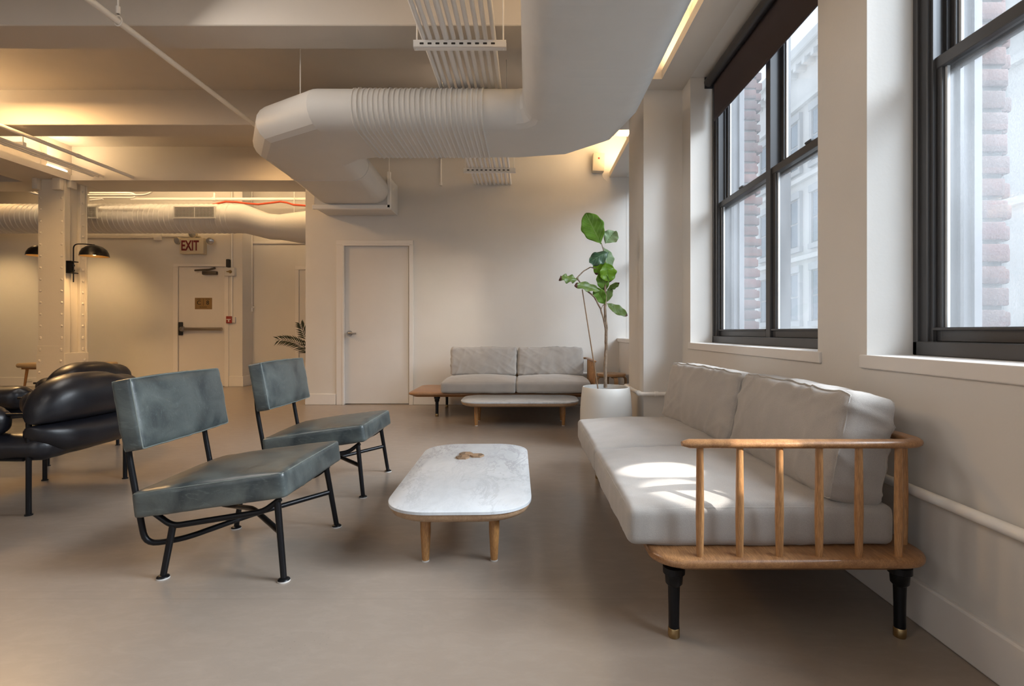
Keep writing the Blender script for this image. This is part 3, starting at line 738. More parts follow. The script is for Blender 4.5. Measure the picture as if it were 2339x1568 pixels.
# ------------------------------------------------------------------ riveted column
cl = thing('steel_column', 'cream painted riveted steel column with lamps clamped to it', 'column', (-6.51, 7.2, 0)); co = -Vector((-6.51, 7.2, 0))
xa, xb = -6.69, -6.33
bm = B(); box(bm, xa, xb, 7.0, 7.025, 0, zb-0.004, 0.003, 1); box(bm, xa, xb, 7.345, 7.37, 0, zb-0.004, 0.003, 1); dadd('flange_plate', bm, M_col, cl, off=co)
bm = B(); box(bm, xa+0.06, xb-0.055, 7.02, 7.35, 0, zb)
for s in (7.025, 7.265): box(bm, xa+0.015, xb-0.012, s, s+0.08, 0, zb, 0.004, 1)
tube(bm, [(xb-0.035, 7.13, 0.1), (xb-0.035, 7.13, zb)], 0.008, 8)
dadd('web', bm, M_col, cl, off=co)
bm = B(); box(bm, xa-0.012, xb+0.012, 6.985, 7.0, 0, 0.64, 0.003, 1); box(bm, xa-0.006, xb+0.006, 6.992, 7.0, 0.64, 0.76, 0.003, 1); box(bm, xb-0.01, xb+0.014, 7.0, 7.37, 0, 0.66, 0.003, 1)
dadd('base_plate', bm, M_col, cl, off=co)
def dome(bm, c, n, r, h):
    n = Vector(n); a = Vector((0, 0, 1)); u = n.cross(a).normalized()
    rings = []
    for (f, g_) in ((1.0, 0.0), (0.92, 0.45), (0.65, 0.82), (0.25, 0.98)):
        rings.append([bm.verts.new(Vector(c)+n*h*g_+(u*math.cos(2*PI*k/10)+a*math.sin(2*PI*k/10))*r*f) for k in range(10)])
    for p_, q_ in zip(rings, rings[1:]): skin(bm, p_, q_)
    bm.faces.new(rings[-1])
z = 0.06; i = 0; zl = [0.08+0.159*k for k in range(20)]+[0.55, 0.70, 0.86]
k = 0
for z in zl:
    if z > zb-0.03: continue
    for xx in (xa+0.035, xb-0.035):
        bm = B(); fy = 7.0 if z > 0.76 else 6.985 if z < 0.64 else 6.992
        dome(bm, (xx, fy, z), (0, -1, 0), 0.017, 0.014); dadd('rivet', bm, M_col, cl, 60, co)
    bm = B(); dome(bm, (xb-0.012 if z > 0.66 else xb+0.014, 7.305, z), (1, 0, 0), 0.017, 0.014); dadd('rivet', bm, M_col, cl, 60, co)
bm = B(); box(bm, xa-0.02, xa+0.05, 6.93, 7.0, zb-0.15, zb, 0.006, 2); box(bm, xb-0.11, xb-0.0, 6.93, 7.0, zb-0.16, zb, 0.01, 2); box(bm, xb-0.012, xb+0.03, 7.05, 7.16, zb-0.1, zb, 0.006, 2)
dadd('top_bracket', bm, M_col, cl, off=co)

# clamp lamps
def clamp_lamp(x, y, sgn, label):
    # x: column face, lamp bends toward sgn*X
    T = thing('wall_lamp', label, 'lamp', (x, y, 2.0), group='black dome lamps on the riveted column'); o_ = -Vector((x, y, 2.0))
    zt = P(0, 597, y).z; zl_ = P(0, 625, y).z; xr = x+sgn*0.06
    bm = B(); box(bm, *sorted((x, x+sgn*0.015)), y-0.06, y+0.06, zl_, zt, 0.003, 1); box(bm, *sorted((x+sgn*0.01, x+sgn*0.08)), y-0.06, y+0.06, zt-0.014, zt, 0.003, 1); box(bm, *sorted((x+sgn*0.01, x+sgn*0.08)), y-0.06, y+0.06, zl_, zl_+0.014, 0.003, 1)
    dadd('bracket', bm, M_steel, T, off=o_)
    xs = x+sgn*0.30+0; zs = P(0, 562, y).z
    bm = B(); tube(bm, fillet([(xr, y, P(0, 645, y).z), (xr, y, zs-0.13), (xr, y, zs+0.026), (xr+sgn*0.16, y, zs+0.026), (xs+sgn*0.05, y, zs+0.012)], 0.11, 9), 0.008, 10)
    for q in (0.06, 0.13): cyl(bm, (xr, y, zt-q-0.012), (xr, y, zt-q+0.012), 0.016, n=10)
    dadd('arm', bm, M_steel, T, 60, o_)
    bm = B(); prof = [(0.002, zs+0.01), (0.03, zs+0.008), (0.09, zs-0.012), (0.135, zs-0.05), (0.16, zs-0.10), (0.168, zs-0.145), (0.162, zs-0.145), (0.154, zs-0.10), (0.128, zs-0.055), (0.085, zs-0.02), (0.002, zs-0.004)]
    xs2 = xs+sgn*0.05
    lathe(bm, prof, xs2, y, 32, close=False)
    for f in bm.faces:
        c = f.calc_center_median(); 
    sh = dadd('lamp_shade', bm, M_steel, T, 60, o_)
    bm = B(); lathe(bm, [(0.004, zs-0.006), (0.084, zs-0.0225), (0.126, zs-0.058), (0.152, zs-0.102), (0.160, zs-0.1445)], xs2, y, 32, close=False)
    dadd('shade_lining', bm, M_shadein, T, 60, o_)
    bm = B(); bmesh.ops.create_uvsphere(bm, u_segments=16, v_segments=10, radius=0.033, matrix=Matrix.Translation((xs2, y, zs-0.10))); dadd('bulb', bm, M_bulb, T, 60, o_)
    spot('wall_lamp_down', (xs2, y, zs-0.16), (xs2, y, 0), 28, WARM, math.radians(120), 0.8, 0.09)
clamp_lamp(-6.345, 7.09, 1, 'black dome lamp on the right side of the riveted column')
clamp_lamp(-6.72, 7.44, -1, 'black dome lamp half hidden behind the riveted column')

# ------------------------------------------------------------------ far room fittings
# exit sign
ES = thing('exit_sign', 'cream exit sign with dark red letters above the far door', 'sign', P(446, 582, YF-0.06)); eo = -Vector(ES.location)
a = P(419, 582, YF); b = P(473, 546, YF)
bm = B(); box(bm, a.x, b.x, YF-0.10, YF, a.z, b.z, 0.006, 2); dadd('sign_box', bm, M_sign, ES, off=eo)
text_mesh('EXIT', 0.24, M_letter, Vector(((a.x+P(467, 0, YF).x)/2, YF-0.101, (a.z+b.z)/2+0.005)), ES, eo, 'lettering', 0.002, 0.62, 0.006)
for (hx, hy, tl_) in ((407, 550, -0.3), (481, 551, 0.3), (441, 535, 0)):
    c = P(hx, hy, YF-0.08); bm = B(); d = Vector((tl_, -1, -0.25)).normalized()
    cyl(bm, c-d*0.045, c+d*0.03, 0.055, 0.068, 20); h = dadd('lamp_head', bm, M_sign, ES, 40, eo)
    bm = B(); cyl(bm, c+d*0.031, c+d*0.036, 0.058, 0.05, 20); dadd('lens', bm, M_lens, h, 40, eo)
bm = B(); tube(bm, [P(412, 550, YF-0.06), P(420, 552, YF-0.06)], 0.012, 8); dadd('bracket_arm', bm, M_sign, ES, 40, eo)
bm = B(); tube(bm, [P(472, 552, YF-0.06), P(478, 552, YF-0.06)], 0.012, 8); dadd('bracket_arm', bm, M_sign, ES, 40, eo)
bm = B(); tube(bm, fillet([P(440, 548, YF-0.05), P(446, 540, YF-0.05), P(457, 541, YF-0.03), P(458, 546, YF-0.03)], 0.03), 0.014, 8); dadd('bracket_arm', bm, M_sign, ES, 40, eo)
# keypad box + alarm horn + pull station on a conduit
x = P(533, 0, YF).x
bm = B(); tube(bm, [(x, YF-0.045, P(0, 724, YF).z), (x, YF-0.045, ZC)], 0.013, 10)
props(new('wall_conduit', bm, M_pipe, None, 50), 'thin cream vertical conduit beside the exit door', 'conduit')
A = thing('alarm_box', 'cream alarm box with black flap on the conduit beside exit door', 'alarm', P(531, 632, YF-0.05)); ao = -Vector(A.location)
bm = B(); box(bm, P(520, 0, YF).x, P(543, 0, YF).x, YF-0.10, YF-0.03, P(0, 632, YF).z, P(0, 613, YF).z, 0.006, 2); dadd('housing', bm, M_white, A, off=ao)
bm = B(); box(bm, P(524, 0, YF).x, P(531, 0, YF).x, YF-0.11, YF-0.05, P(0, 612.5, YF).z, P(0, 594, YF).z, 0.012, 3); dadd('antenna_flap', bm, M_ink, A, off=ao)
bm = B(); c = P(526, 621, YF-0.1); cyl(bm, c, c-Vector((0, 0.03, 0)), 0.03, 0.02, 14); cyl(bm, c-Vector((0.05, 0.02, 0)), c-Vector((0, 0.02, 0)), 0.01, n=8); dadd('key_switch', bm, M_brass, A, 40, ao)
A = thing('fire_alarm_pull', 'small red fire alarm pull station right of the exit door', 'fire alarm', P(530, 739, YF-0.05)); ao = -Vector(A.location)
bm = B(); box(bm, P(524, 0, YF).x, P(541, 0, YF).x, YF-0.06, YF-0.03, P(0, 738, YF).z, P(0, 725, YF).z, 0.004, 1); dadd('back_box', bm, M_white, A, off=ao)
bm = B(); box(bm, P(523, 0, YF).x, P(535, 0, YF).x, YF-0.09, YF-0.06, P(0, 739, YF).z, P(0, 723, YF).z, 0.006, 2); dadd('station', bm, M_red, A, off=ao)
bm = B(); box(bm, P(524.5, 0, YF).x, P(533.5, 0, YF).x, YF-0.093, YF-0.088, P(0, 731.2, YF).z, P(0, 729.5, YF).z); box(bm, P(528, 0, YF).x, P(530.5, 0, YF).x, YF-0.093, YF-0.088, P(0, 736, YF).z, P(0, 730, YF).z); dadd('pull_handle', bm, M_white, A, off=ao)
# pendant wire conduit in recess
yy = YF+0.26; x = P(575.5, 0, yy).x
bm = B(); tube(bm, [(x, yy, P(0, 708, yy).z), (x, yy, ZC)], 0.009, 8); cyl(bm, (x, yy, P(0, 712, yy).z), (x, yy, P(0, 703, yy).z), 0.02, 0.014, 10); cyl(bm, (x, yy, P(0, 703, yy).z), (x+0.04, yy-0.02, P(0, 702, yy).z), 0.014, n=8)
props(new('wall_conduit', bm, M_pipe, None, 50), 'thin cream conduit ending in a fitting, in the recess right of the exit', 'conduit')
# conduit + junction box along top of wall
bm = B(); zz = P(0, 543.5, YF).z
tube(bm, [(P(190, 0, YF).x, YF-0.02, zz), (P(356, 0, YF).x, YF-0.02, zz)], 0.01, 8); tube(bm, [(P(370, 0, YF).x, YF-0.02, zz+0.02), (P(458, 0, YF).x, YF-0.02, zz+0.02)], 0.01, 8)
box(bm, P(355, 0, YF).x, P(371, 0, YF).x, YF-0.05, YF, zz-0.05, zz+0.06, 0.006, 1)
props(new('wall_conduit', bm, M_pipe, None, 50), 'horizontal conduit with junction box high on the far wall by the exit sign', 'conduit')
# sprinkler main over the far duct
bm = B(); zz = EYE+302*8.5/F
tube(bm, [(P(300, 0, 8.5).x, 8.5, zz), (-2.6, 8.5, zz)], 0.025, 12); cyl(bm, (P(490, 0, 8.5).x, 8.5, zz), (P(490, 0, 8.5).x, 8.5, zz+0.1), 0.02, n=10); cyl(bm, (P(490, 0, 8.5).x-0.03, 8.5, zz), (P(490, 0, 8.5).x+0.03, 8.5, zz), 0.035, n=12)
tube(bm, [(P(675, 0, 8.5).x, 8.45, zz-0.25), (P(675, 0, 8.5).x, 8.45, ZC-0.004)], 0.006, 6)
props(new('sprinkler_pipe', bm, M_pipe, None, 50), 'cream horizontal pipe just above the far ribbed duct', 'pipe')
def wavy(pts, y): return [P(a_, b_, y) for a_, b_ in pts]
bm = B(); tube(bm, wavy([(470, 470), (490, 467), (515, 461), (540, 462), (565, 465), (590, 467), (615, 464), (640, 461), (655, 463), (670, 468), (697, 470), (720, 470)], 8.42), 0.020, 10, flat=0.8)
props(new('red_cable', bm, M_redcable, None, 50), 'bundle of red cables draped above the far ribbed duct', 'cable')
for j, pts in enumerate(([(205, 441), (300, 441), (312, 447), (305, 452), (205, 452)], [(200, 446), (330, 446), (347, 440), (352, 425), (352, 377)], [(205, 458), (235, 455)])):
    bm = B(); tube(bm, fillet(wavy(pts, (7.98, 7.86, 7.98)[j]), 0.06), 0.014, 8)
    props(new('bent_conduit', bm, M_pipe, None, 50), ['cream conduit bent in a hairpin right of the column top', 'cream conduit curving up beside the column top, above the hairpin', 'short cream conduit stub touching the column below the hairpin'][j], 'conduit')
for j, dxx in enumerate((0, 12)):
    bm = B(); tube(bm, fillet(wavy([(45+dxx, 419), (62+dxx, 436), (80+dxx*0.4, 444), (100, 446)], 7.66+0.05*j), 0.1), 0.014, 8)
    props(new('bent_conduit', bm, M_pipe, None, 50), ['cream conduit curving down left of the column top, the outer one', 'cream conduit curving down left of the column top, the inner one'][j], 'conduit')

# speaker on back wall
a = P(1354, 391, YB-0.10); b = P(1381, 349, YB-0.10)
S = thing('wall_speaker', 'cream rectangular speaker high on the back wall beside the pilaster', 'speaker', ((a.x+b.x)/2, YB, a.z))
R_ = Matrix.Translation(Vector(((a.x+b.x)/2, YB-0.06, (a.z+b.z)/2))) @ Matrix.Rotation(math.radians(2.5), 4, 'Y')
w, h = (b.x-a.x)/2, (b.z-a.z)/2
bm = B(); box(bm, -w, w, -0.045, 0.05, -h, h, 0.008, 2, M=R_); dadd('cabinet', bm, M_speaker, S, off=-Vector(S.location))
bm = B(); box(bm, -0.011, 0.011, -0.048, -0.044, 0.035, 0.057, 0.001, 1, M=R_); dadd('badge', bm, M_red, S, off=-Vector(S.location))
bm = B(); tube(bm, fillet([Vector((b.x-0.02, YB-0.01, a.z)), Vector((b.x-0.01, YB-0.008, a.z-0.06)), Vector((b.x+0.04, YB-0.008, a.z-0.10))], 0.05), 0.002, 6); dadd('cable', bm, M_white, S, off=-Vector(S.location))

# bench behind the column
Bn = thing('bench', 'tan upholstered wooden bench half hidden behind the riveted column', 'bench', (-7.1, 7.85, 0)); bo = -Vector(Bn.location)
x0 = P(41, 0, 7.7).x
bm = B(); box(bm, x0, x0+1.2, 7.65, 8.1, 0.41, 0.48, 0.03, 4); dadd('seat', bm, M_bench, Bn, 40, bo)
bm = B(); box(bm, x0+0.05, x0+1.15, 7.7, 8.05, 0.385, 0.412); dadd('seat_frame', bm, M_oakleg, Bn, off=bo)
for (xx, y_) in ((x0+0.1, 7.74), (x0+1.1, 7.74), (x0+0.1, 8.01), (x0+1.1, 8.01)):
    bm = B(); s = -1 if xx < x0+0.5 else 1
    cyl(bm, (xx, y_, 0.39), (xx+s*0.06, y_, 0.0), 0.02, 0.012, 12); dadd('leg', bm, M_oakleg, Bn, 60, bo)
# socket low on the far wall
bm = B(); box(bm, P(64, 0, YF).x, P(76, 0, YF).x, YF-0.03, YF-0.0, P(0, 872, YF).z, P(0, 865, YF).z, 0.004, 1)
props(new('floor_socket', bm, M_white, None), 'small pale socket box low on the far wall by the bench', 'socket')

# palm
PL = thing('potted_palm', 'dark palm whose fronds show past the end of the back wall', 'plant', (-2.95, 7.75, 0)); po = -Vector(PL.location)
bm = B(); lathe(bm, [(0.14, 0), (0.19, 0.02), (0.22, 0.38), (0.20, 0.38), (0.19, 0.34)], -2.95, 7.75, 28); dadd('pot', bm, M_pot, PL, 50, po)
bm = B(); tube(bm, [(-2.95, 7.75, 0.3), (-2.97, 7.74, 0.6), (-3.0, 7.72, 0.78)], [0.03, 0.022, 0.015], 10); dadd('stem', bm, M_bark, PL, 60, po)
def frond(pts, n, ln, side=1.0, y=7.6):
    Q = [P(a_, b_, y) for a_, b_ in pts]; Q = fillet(Q, 0.2, 6)
    bm = B(); tube(bm, Q, [0.006*(1-0.7*i/len(Q)) for i in range(len(Q))], 6)
    for k in range(n):
        t = (k+1)/(n+0.5)*(len(Q)-1); i = min(int(t), len(Q)-2); p = Q[i].lerp(Q[i+1], t-i); tn = (Q[i+1]-Q[i]).normalized()
        l = ln*(1.0-0.45*k/n)
        for s in (1, -1):
            out_ = Vector((-tn.z, -0.25*s, tn.x))*s*side; d = (tn*1.0+out_*0.75+Vector((0, 0.1*s, -0.05))).normalized()
            e = p+d*l+Vector((0, 0, -0.12*l)); m_ = p+d*l*0.5+Vector((0, 0, 0.02*l)); w_ = d.cross(Vector((0, 1, 0))).normalized()*0.011
            vs = [bm.verts.new(q) for q in (p, m_+w_, e, m_-w_)]; bm.faces.new(vs)
    o = dadd('frond', bm, M_palm, PL, 60, po); sol = o.modifiers.new('solid', 'SOLIDIFY'); sol.thickness = 0.0015
frond([(745, 850), (705, 800), (680, 783), (655, 776), (628, 777)], 14, 0.20)
frond([(750, 850), (712, 800), (698, 770), (690, 750), (686, 738)], 12, 0.19)
frond([(750, 850), (720, 790), (715, 740), (735, 700)], 10, 0.2)

# ------------------------------------------------------------------ street outside
BL = thing('office_building', 'pale stone office building with cornice across the street', 'building', (14, 8, -26)); bo = -Vector(BL.location)
BXF = 14.0; ZT = EYE+14.2
bm = B(); box(bm, BXF, BXF+8, -14, 60, -26, ZT-0.5)
for zz in (ZT-2.6, ZT-6.4, ZT-10.4, ZT-14.2): box(bm, BXF-0.25, BXF, -14, 60, zz-0.22, zz)
dadd('facade', bm, M_stone, BL, off=bo)
bm = B(); box(bm, BXF-0.7, BXF+8, -14, 60, ZT-0.5, ZT, 0.05, 1); box(bm, BXF-0.45, BXF, -14, 60, ZT-0.8, ZT-0.5)
k = -13.5
while k < 59.5: box(bm, BXF-0.55, BXF, k, k+0.25, ZT-1.1, ZT-0.8); k += 0.8
dadd('cornice', bm, M_stone, BL, off=bo)
for k in range(13):
    bm = B(); tube(bm, [(BXF-0.05, -10+5.5*k+0.75*math.cos(a), ZT-1.85+0.55*math.sin(a)) for a in [2*PI*j/20 for j in range(20)]], 0.12, 6, closed=True)
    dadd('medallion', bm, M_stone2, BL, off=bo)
cnt = 0
proto = None
for zz in (ZT-5.9, ZT-9.9, ZT-13.7):
    for k in range(14):
        y = -6+2.75*k
        if proto is None:
            bm = B(); box(bm, -0.06, 0.12, -0.75, 0.75, 0, 2.5); box(bm, -0.16, 0.05, -0.95, -0.75, -0.1, 2.7); box(bm, -0.16, 0.05, 0.75, 0.95, -0.1, 2.7); box(bm, -0.2, 0.05, -0.95, 0.95, 2.5, 2.85); box(bm, -0.2, 0.05, -1.0, 1.0, -0.25, 0)
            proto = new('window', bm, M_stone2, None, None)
            bm = B(); box(bm, -0.10, -0.05, -0.68, -0.05, 0.08, 1.2); box(bm, -0.10, -0.05, 0.05, 0.68, 0.08, 1.2); box(bm, -0.10, -0.05, -0.68, -0.05, 1.3, 2.42); box(bm, -0.10, -0.05, 0.05, 0.68, 1.3, 2.42)
            pane = new('pane', bm, M_farglass, proto)
            proto.parent = BL; proto.location = Vector((BXF, y, zz))+bo
        else:
            w = proto.copy(); COL.objects.link(w); w.location = Vector((BXF, y, zz))+bo
            q = pane.copy(); COL.objects.link(q); q.parent = w
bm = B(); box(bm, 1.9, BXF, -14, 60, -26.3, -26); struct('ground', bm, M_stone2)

# ------------------------------------------------------------------ roller blind
RB = thing('roller_blind', 'dark brown roller blind partly lowered in the window beside the pilaster', 'blind', (1.43, 3.16, 2.92)); ro = -Vector(RB.location)
bm = B(); cyl(bm, (1.425, 2.30, 2.918), (1.425, 4.03, 2.918), 0.036, n=24); cyl(bm, (1.425, 4.025, 2.918), (1.425, 4.05, 2.918), 0.028, n=24); dadd('roller', bm, M_roller, RB, 40, ro)
bm = B(); box(bm, 1.4555, 1.4575, 2.32, 3.995, 2.612, 2.93)
dadd('fabric', bm, M_blind, RB, off=ro)
bm = B(); box(bm, 1.452, 1.461, 2.32, 3.995, 2.596, 2.618, 0.003, 2); dadd('hem_bar', bm, M_blind, RB, off=ro)
bm = B(); box(bm, 1.40, 1.474, 4.045, 4.056, 2.88, 2.968, 0.002, 1); box(bm, 1.40, 1.474, 2.277, 2.29, 2.88, 2.968, 0.002, 1); dadd('bracket', bm, M_roller, RB, off=ro)

# ------------------------------------------------------------------ cushions
def cushion(name, sx, sy, sz, r, puff, parent, m, seed=0, wr=0.006, loc=(0, 0, 0), rot=(0, 0, 0), pipe=True, n=26, puffb=None, shape=None, wdir=(1, 1, 1), pipes_z=(1, -1), pm=None, pr=0.0034, fold=0.0):
    """upholstered box centred at the origin: flat axis = z"""
    hx, hy, hz = sx/2, sy/2, sz/2
    nx, ny, nz_ = max(8, int(n*sx/max(sx, sy))), max(8, int(n*sy/max(sx, sy))), 8
    if puffb is None: puffb = puff*0.3
    def f(u, v, w):
        p = Vector((u*hx, v*hy, w*hz))
        q = Vector((max(-hx+r, min(hx-r, p.x)), max(-hy+r, min(hy-r, p.y)), max(-hz+r, min(hz-r, p.z))))
        d = p-q
        if d.length > 1e-6:
            # soften: project to rounded box
            m_ = max(abs(d.x), abs(d.y), abs(d.z)); d = d.normalized()*m_
        p = q+d
        k = max(0, 1-u*u)**0.75*max(0, 1-v*v)**0.75
        pf = puff if w > 0 else puffb
        p.z += w*pf*k
        # bowed sides
        p.x += (1-v*v)*u*abs(u)*r*0.35*(1-w*w*0.5); p.y += (1-u*u)*v*abs(v)*r*0.35*(1-w*w*0.5)
        nn = noise.noise(Vector((p.x*wdir[0]*4+seed*7.1, p.y*wdir[1]*4+seed, p.z*wdir[2]*4)))*1.0 + noise.noise(Vector((p.x*wdir[0]*11+seed*3, p.y*wdir[1]*11, p.z*wdir[2]*11+seed)))*0.55
        nd = Vector((u**5, v**5, w)).normalized() if abs(w) > 0.01 or abs(u) > 0.5 or abs(v) > 0.5 else Vector((0, 0, 1))
        p += nd*nn*wr
        if fold:
            e = max(abs(u), abs(v))
            a = Vector(((p.x+p.y)*3.1+seed*1.7, (p.x-p.y)*9.5+seed*0.9, p.z*3))
            b_ = Vector(((p.x-p.y*0.6)*2.6+seed, (p.x*0.6+p.y)*11+seed*2.3, p.z*3))
            rg = (1-abs(noise.noise(a))*2.2)**3 if abs(noise.noise(a)) < 0.45 else 0
            rg2 = (1-abs(noise.noise(b_))*2.2)**3 if abs(noise.noise(b_)) < 0.45 else 0
            p += nd*fold*(rg*0.6+rg2*0.5)*(0.35+0.65*e**2)
        if shape: p = shape(p, u, v, w)
        return p
    bm = B(); cache = {}
    def vert(i, j, k):
        key = (i, j, k)
        if key not in cache:
            # cluster samples toward the edges
            def cl_(t): s = t*2-1; return math.copysign(abs(s)**0.8, s) if True else s
            cache[key] = bm.verts.new(f(cl_(i/nx), cl_(j/ny), cl_(k/nz_)))
        return cache[key]
    for i in range(nx):
        for j in range(ny):
            for k in (0, nz_): bm.faces.new([vert(i, j, k), vert(i+1, j, k), vert(i+1, j+1, k), vert(i, j+1, k)])
    for i in range(nx):
        for k in range(nz_):
            for j in (0, ny): bm.faces.new([vert(i, j, k), vert(i+1, j, k), vert(i+1, j, k+1), vert(i, j, k+1)])
    for j in range(ny):
        for k in range(nz_):
            for i in (0, nx): bm.faces.new([vert(i, j, k), vert(i, j+1, k), vert(i, j+1, k+1), vert(i, j, k+1)])
    M = Matrix.Translation(loc) @ Euler(rot).to_matrix().to_4x4()
    for v_ in bm.verts: v_.co = M @ v_.co
    o = new(name, bm, m, parent, 180)
    if pipe:
        bm = B()
        for w in pipes_z:
            w_ = w*0.9; pts = []
            a = 0.985
            def f2(u, v, w): return f(u, v, w) + Vector((u**7, v**7, w*0.8)).normalized()*pr*0.55
            for k in range(60): pts.append(f2(-a+2*a*k/60, -a, w_))
            for k in range(48): pts.append(f2(a, -a+2*a*k/48, w_))
            for k in range(60): pts.append(f2(a-2*a*k/60, a, w_))
            for k in range(48): pts.append(f2(-a, a-2*a*k/48, w_))
            tube(bm, [M @ p for p in pts], pr, 6, closed=True)
        new('piping', bm, pm or M_pipe_fab, o, 180)
    return o

# ------------------------------------------------------------------ sofa
def sofa_leg(x, y, S):
    bm = B(); z = 0.222
    lathe(bm, [(0.034, z), (0.034, z-0.020), (0.028, z-0.024), (0.026, z-0.052), (0.0185, z-0.060), (0.017, z-0.12), (0.0165, 0.030)], x, y, 24)
    l = new('leg', bm, M_steel, S, 40)
    bm = B(); lathe(bm, [(0.0172, 0.030), (0.0180, 0.029), (0.0180, 0.003), (0.016, 0.0)], x, y, 24); c = new('ferrule', bm, M_brass, l, 40); c['label'] = 'brass leg ferrule'
def make_sofa(label, loc, rz, skew, seed, group='grey two seat daybed sofas'):
    S = thing('sofa', label, 'sofa', loc, rz, group)
    Lx, D = 2.13, 0.87; Z0 = 0.275
    lo = [(0.020, 0.215), (0.012, 0.222), (0.010, 0.240), (0.045, 0.2405)]
    bm = B(); loops = []
    for (ins, z) in ((0.055, 0.222), (0.045, 0.226), (0.030, 0.241), (0.012, 0.243), (0.002, 0.250), (0.0, 0.256), (0.0, 0.264), (0.003, 0.270), (0.010, Z0)):
        loops.append([Vector((a_, b_, z)) for a_, b_ in rrect(ins, Lx-ins, 0.022+ins, D+0.012-ins, 0.10-ins*0.5, 8)])
    loft(bm, loops); new('platform', bm, M_teak, S, 35)
    for (u, v_) in ((0.32, 0.10), (0.32, D-0.06), (Lx-0.08, 0.10), (Lx-0.08, D-0.06)): sofa_leg(u, v_, S)
    # arm rail: along the right end and along the back
    zr = 0.617; ux = Lx-0.03
    bm = B(); vy = D-0.018
    path = fillet([(ux, 0.13, zr), (ux, vy, zr), (0.40, vy, zr)], 0.075, 8)
    n_ = len(path); rs = [0.0225]*n_
    path = [Vector(path[0])+Vector((0, -0.02, 0))]+path; rs = [0.012]+rs
    path.append(path[-1]+Vector((-0.02, 0, 0))); rs.append(0.012)
    tube(bm, path, rs, 14, flat=0.62); new('arm_rail', bm, M_teak, S, 60)
    # spindles on the arm end
    v_ = 0.165
    for k in range(6):
        bm = B(); y = 0.165+k*0.121
        tube(bm, [(ux, y, Z0), (ux, y, 0.40), (ux, y, zr-0.006)], [0.0105, 0.0128, 0.0105], 12); new('spindle', bm, M_teakY, S, 60)
    # spindles on the back
    k = 0
    while ux-0.09-k*0.20 > 0.4:
        bm = B(); x = ux-0.09-k*0.20
        tube(bm, [(x, vy, Z0), (x, vy, 0.40), (x, vy, zr-0.006)], [0.0105, 0.0128, 0.0105], 12); new('spindle', bm, M_teakY, S, 60); k += 1
    # seat cushions
    def sag(p, u, v, w):
        if w > 0: p.z -= 0.010*max(0, v)*(1-u*u)
        if v < -0.5: p.z -= (abs(v)-0.5)*0.022*(w+1)*0.5
        return p
    for i, uc in enumerate((0.795, 1.625)):
        cushion('seat_cushion', 0.822, 0.85, 0.128, 0.024, 0.040, S, M_fab, seed+i, 0.0045, (uc, 0.385, Z0+0.067), pipe=True, shape=sag, n=56, fold=0.003)
    # back cushions, leaning
    for i, uc in enumerate((0.80, 1.625)):
        def slump(p, u, v, w, i=i):
            p.y += 0.010*math.sin(u*3+i)*(1-v*v)*0.5
            return p
        ry = skew[i]
        cushion('back_cushion', 0.80, 0.345, 0.165, 0.024, 0.038, S, M_fab, seed+5+i, 0.010, (uc+skew[i+2], 0.715-abs(ry)*0.42, 0.577), (math.radians(79), 0, ry), pipe=True, shape=slump, n=70, wdir=(1.2, 0.8, 0.6), puffb=0.03, fold=0.013)
    return S
make_sofa('grey sofa under the windows, nearest the camera, with slatted teak arm', (0.36, 3.66, 0), -PI/2, (0.14, 0.0, 0.0, 0.0), 3)
make_sofa('grey sofa against the back wall beside the white door', (-1.34, 5.67, 0), 0, (0.0, 0.0, 0.0, 0.0), 20)

# ------------------------------------------------------------------ marble tables
def make_table(label, loc, rz):
    T = thing('coffee_table', label, 'table', loc, rz, 'low marble topped coffee tables')
    hx, hy = 0.60, 0.30
    bm = B(); loops = []
    for (ins, z) in ((0.004, 0.2445), (0.0, 0.2465), (0.0, 0.2575), (0.003, 0.260)):
        loops.append([Vector((a, b, z)) for a, b in rrect(-hx+ins, hx-ins, -hy+ins, hy-ins, 0.20, 14, 2.25)])
    loft(bm, loops); new('marble_top', bm, M_marble, T, 40)
    bm = B(); loops = []
    for (ins, z) in ((0.055, 0.205), (0.030, 0.209), (0.015, 0.218), (0.007, 0.230), (0.005, 0.2445)):
        loops.append([Vector((a, b, z)) for a, b in rrect(-hx+ins, hx-ins, -hy+ins, hy-ins, 0.20-ins*0.6, 14, 2.25)])
    loft(bm, loops); new('wood_tray', bm, M_oak, T, 40)
    for sx in (-1, 1):
        for sy in (-1, 1):
            bm = B(); x, y = sx*0.442, sy*0.143
            lathe(bm, [(0.0145, 0.004), (0.0165, 0.03), (0.0215, 0.12), (0.0225, 0.206)], x, y, 20)
            l = new('leg', bm, M_oakleg, T, 50)
            bm = B(); lathe(bm, [(0.0155, 0.0), (0.0155, 0.005)], x, y, 20); new('glide', bm, M_glide, l, 50)
    return T
make_table('marble coffee table between green chairs and near sofa', (-0.292, 2.585, 0), PI/2+math.radians(1.2))
make_table('marble coffee table in front of the sofa at the back wall', (-0.078, 5.34, 0), 0)

